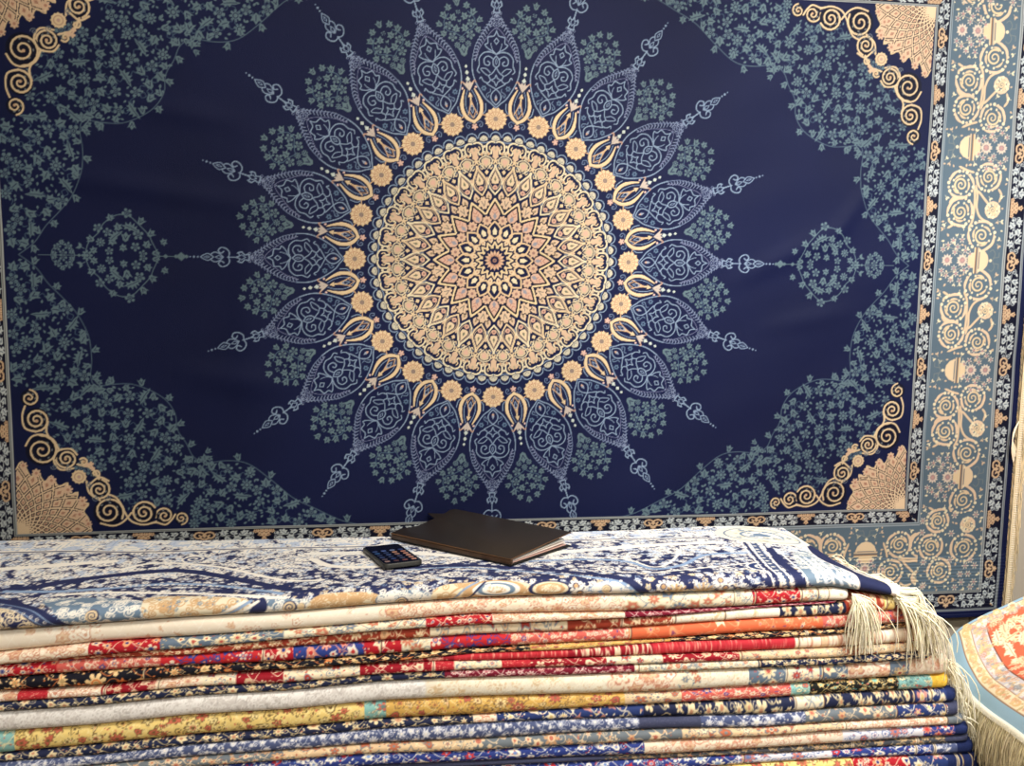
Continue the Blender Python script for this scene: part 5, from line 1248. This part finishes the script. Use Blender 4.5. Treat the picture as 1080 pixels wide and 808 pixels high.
# ---------------------------------------------------------------- yarn along the hanging rug's right edge
def build_wall_fringe(rug):
    R = random.Random(9); xe = 619.3*S; paths, rad, cols = [], [], []
    z0, z1 = ZC-416*S+.01, ZC+180*S
    n = 620 if not QUICK else 200
    for k in range(n):
        z = z0+(z1-z0)*R.random()**1.15
        L = R.uniform(.09, .17); end = max(z-L, z0-.03-R.uniform(0, .012)); w = R.uniform(.006, .030)
        t = np.linspace(0, 1, 8)
        pull = np.clip((z0+.18-(z+(end-z)*t))/.2, 0, 1)      # gathered towards the bottom knot
        x = xe+w*np.sin(np.clip(t*2.2, 0, 1.57))*(1-.35*pull)+.003*np.sin(t*7+k); y = -.012-.010*np.sin(t*2)*R.random()-.004*R.random()+0*t
        paths.append(np.stack([x, y, z+(end-z)*t**1.1], 1)); rad.append(R.uniform(.0009, .0016)); q = R.uniform(.84, 1.03); cols.append(np.array([222, 200, 160])/255*q)
    # the loose tuft lying over the navy edge
    tz = at_y(1069, 446, -.015)[2]
    for k in range(60):
        a = R.uniform(-.012, .010); t = np.linspace(0, 1, 8)
        paths.append(np.stack([xe-.002+a*.4-(.020+a*.4)*np.sin(t*3.0), -.024-.006*np.sin(t*3.1)+0*t, tz-.10*t*R.uniform(.8, 1.05)+a], 1)); rad.append(.0013); cols.append(np.array([232, 216, 184])/255*R.uniform(.9, 1.03))
    o = link('fringe', tube_mesh(paths, rad, 4, np.array(cols)), rug, M_YARN); o['label'] = 'cream yarn fringe hanging along the side'
    zz = np.linspace(z0-.008, ZC+416*S, 200)
    P = np.stack([np.full_like(zz, xe-.002), np.full_like(zz, -.026), zz], 1); Q = P+[.012, 0, 0]
    edge_band(rug, Q, P, 0)
    # fine overcast stitches on the heading
    pt = [[(xe+.002, -.0275, z), (xe+.013, -.0275, z-.001)] for z in np.arange(z0, z1, .0065)]
    link('overcast_stitching', tube_mesh(pt, [.0009]*len(pt), 4), rug, M_YARN2)

# ---------------------------------------------------------------- room
def build_room():
    # boarded wall, vertical boards with open joints
    V, Fc = [], []
    x = -3.2; w = .0985
    R = random.Random(2)
    while x < 3.6:
        g = .0035
        for pr in ((x+g*.5, x+w-g*.5, .024),):
            a, b, y = pr; k = len(V); y2 = y+.006
            V += [(a, y+.004, 0), (a+.003, y, 0), (b-.003, y, 0), (b, y+.004, 0), (a, y+.004, 3), (a+.003, y, 3), (b-.003, y, 3), (b, y+.004, 3), (a, y+.02, 0), (a, y+.02, 3), (b, y+.02, 0), (b, y+.02, 3)]
            Fc += [[k, k+1, k+5, k+4], [k+1, k+2, k+6, k+5], [k+2, k+3, k+7, k+6], [k+8, k, k+4, k+9], [k+3, k+10, k+11, k+7]]
        x += w
    k = len(V); V += [(-3.3, .045, 0), (3.7, .045, 0), (3.7, .045, 3), (-3.3, .045, 3)]; Fc.append([k, k+1, k+2, k+3])
    o = link('wall_back', mesh(V, Fc), None, mat('painted boards', (158, 148, 132), .7, bump=.15, bscale=60, vary=.06, var_scale=3), smooth=False); tag(o, kind='structure')
    def quad(name, P, m): tag(link(name, mesh(P, [[0, 1, 2, 3]]), None, m, smooth=False), kind='structure')
    fl = mat('floor', (120, 108, 92), .6, vary=.1); wl = mat('wall paint', (206, 200, 190), .9); ce = mat('ceiling paint', (226, 222, 214), .9)
    quad('floor', [(-3.3, -5, 0), (3.7, -5, 0), (3.7, .045, 0), (-3.3, .045, 0)], fl)
    quad('ceiling', [(-3.3, -5, 3), (-3.3, .045, 3), (3.7, .045, 3), (3.7, -5, 3)], ce)
    quad('wall_left', [(-3.3, -5, 0), (-3.3, .045, 0), (-3.3, .045, 3), (-3.3, -5, 3)], wl)
    quad('wall_right', [(3.7, .045, 0), (3.7, -5, 0), (3.7, -5, 3), (3.7, .045, 3)], wl)
    quad('wall_front', [(3.7, -5, 0), (-3.3, -5, 0), (-3.3, -5, 3), (3.7, -5, 3)], wl)
    # low platform that carries the pile
    B = line_world(17)
    xs = np.linspace(B[0, 0]+.01, B[-1, 0]-.02, 30); zt = zline(17, xs)-.003
    V = []; 
    for x_, z_ in zip(xs, zt): V += [(x_, -.545, 0), (x_, -.545, z_), (x_, -.09, z_), (x_, -.09, 0)]
    Fc = []
    for i in range(len(xs)-1):
        a, b = i*4, i*4+4
        Fc += [[a, b, b+1, a+1], [a+1, b+1, b+2, a+2], [a+2, b+2, b+3, a+3]]
    e = (len(xs)-1)*4; Fc += [[3, 2, 1, 0], [e, e+1, e+2, e+3]]
    tag(link('plinth', mesh(V, Fc), None, mat('platform board', (140, 124, 104), .8), smooth=False), kind='structure')
def area(name, loc, target, size, power, col=(255, 244, 228), sy=None):
    l = bpy.data.lights.new(name, 'AREA'); l.energy = power; l.color = tuple(lin(np.array(col)/255)); l.size = size
    if sy: l.shape = 'RECTANGLE'; l.size_y = sy
    o = bpy.data.objects.new(name, l); COL.objects.link(o); o.location = loc
    from mathutils import Vector
    o.rotation_euler = (Vector(target)-Vector(loc)).to_track_quat('-Z', 'Y').to_euler(); return o

QUICK = False; EXPO = 1.02
M_VELVET = mat('pile', attr='cloth', rough=.62, sheen=.3, bump=.35, bscale=700, spec=.12, vary=.28, var_scale=1.7, depth=.58)  # vary puts the brushed nap's shading into the base colour as soft noise
stack_lines()
M_RUG = mat('folded cloth', attr='cloth', rough=.7, sheen=.0, bump=.3, bscale=800, spec=.15)
M_YARN = mat('yarn', attr='cloth', rough=.85, bump=.2, spec=.1)
M_YARN2 = mat('white yarn', (232, 226, 206), .85, bump=.2, spec=.1)
build_room()
rug = build_wall_rug()
build_wall_fringe(rug)
top, PT = build_top()
for k in range(1, 18): rug_slab(k)
build_phone(PT); build_folder(PT); build_drape()
# ---- lights: unseen overhead key, added front fill, two spots added for the hanging rug
def spot(loc, target, cone, power, col, size=.06):
    from mathutils import Vector
    l = bpy.data.lights.new('added spot', 'SPOT'); l.energy = power; l.color = tuple(lin(np.array(col)/255)); l.spot_size = math.radians(cone); l.spot_blend = 1.; l.shadow_soft_size = size
    o = bpy.data.objects.new('added spot', l); COL.objects.link(o); o.location = loc; o.rotation_euler = (Vector(target)-Vector(loc)).to_track_quat('-Z', 'Y').to_euler()
area('unseen overhead light', (.5, -1.6, 2.97), (.3, -.6, .6), 1.1, 66, (255, 249, 240))
area('unseen overhead light', (-.2, -3.6, 2.97), (-.1, -.6, .5), 1.1, 46, (255, 249, 240))  # unseen fill, added behind the camera to brighten the pile's front faces
spot((.0, -2.1, 2.9), (.05, 0, 1.44), 34, 58, (255, 247, 234))  # unseen spot added to brighten the medallion
spot((1.9, -2.0, 2.8), (1.15, 0, 1.3), 58, 175, (248, 250, 255))  # unseen spot added to lift the right side, where the pile shows its sheen
w = bpy.data.worlds.new('room'); w.use_nodes = True; w.node_tree.nodes['Background'].inputs[0].default_value = (.9, .93, 1, 1); w.node_tree.nodes['Background'].inputs[1].default_value = .35; SC.world = w
cam = bpy.data.cameras.new('camera'); cam.lens = F/1080*36; cam.sensor_width = 36; cam.clip_start = .05
co = bpy.data.objects.new('camera', cam); COL.objects.link(co)
from mathutils import Matrix
Mx = Matrix([[AX[0][i], AX[1][i], AX[2][i], CAM[i]] for i in range(3)]+[[0, 0, 0, 1]]); co.matrix_world = Mx
SC.camera = co
SC.view_settings.view_transform = 'Standard'; SC.view_settings.look = 'None'; SC.view_settings.gamma = 1; SC.view_settings.exposure = EXPO; SC.view_settings.use_curve_mapping = False
SC.cycles.max_bounces = 6
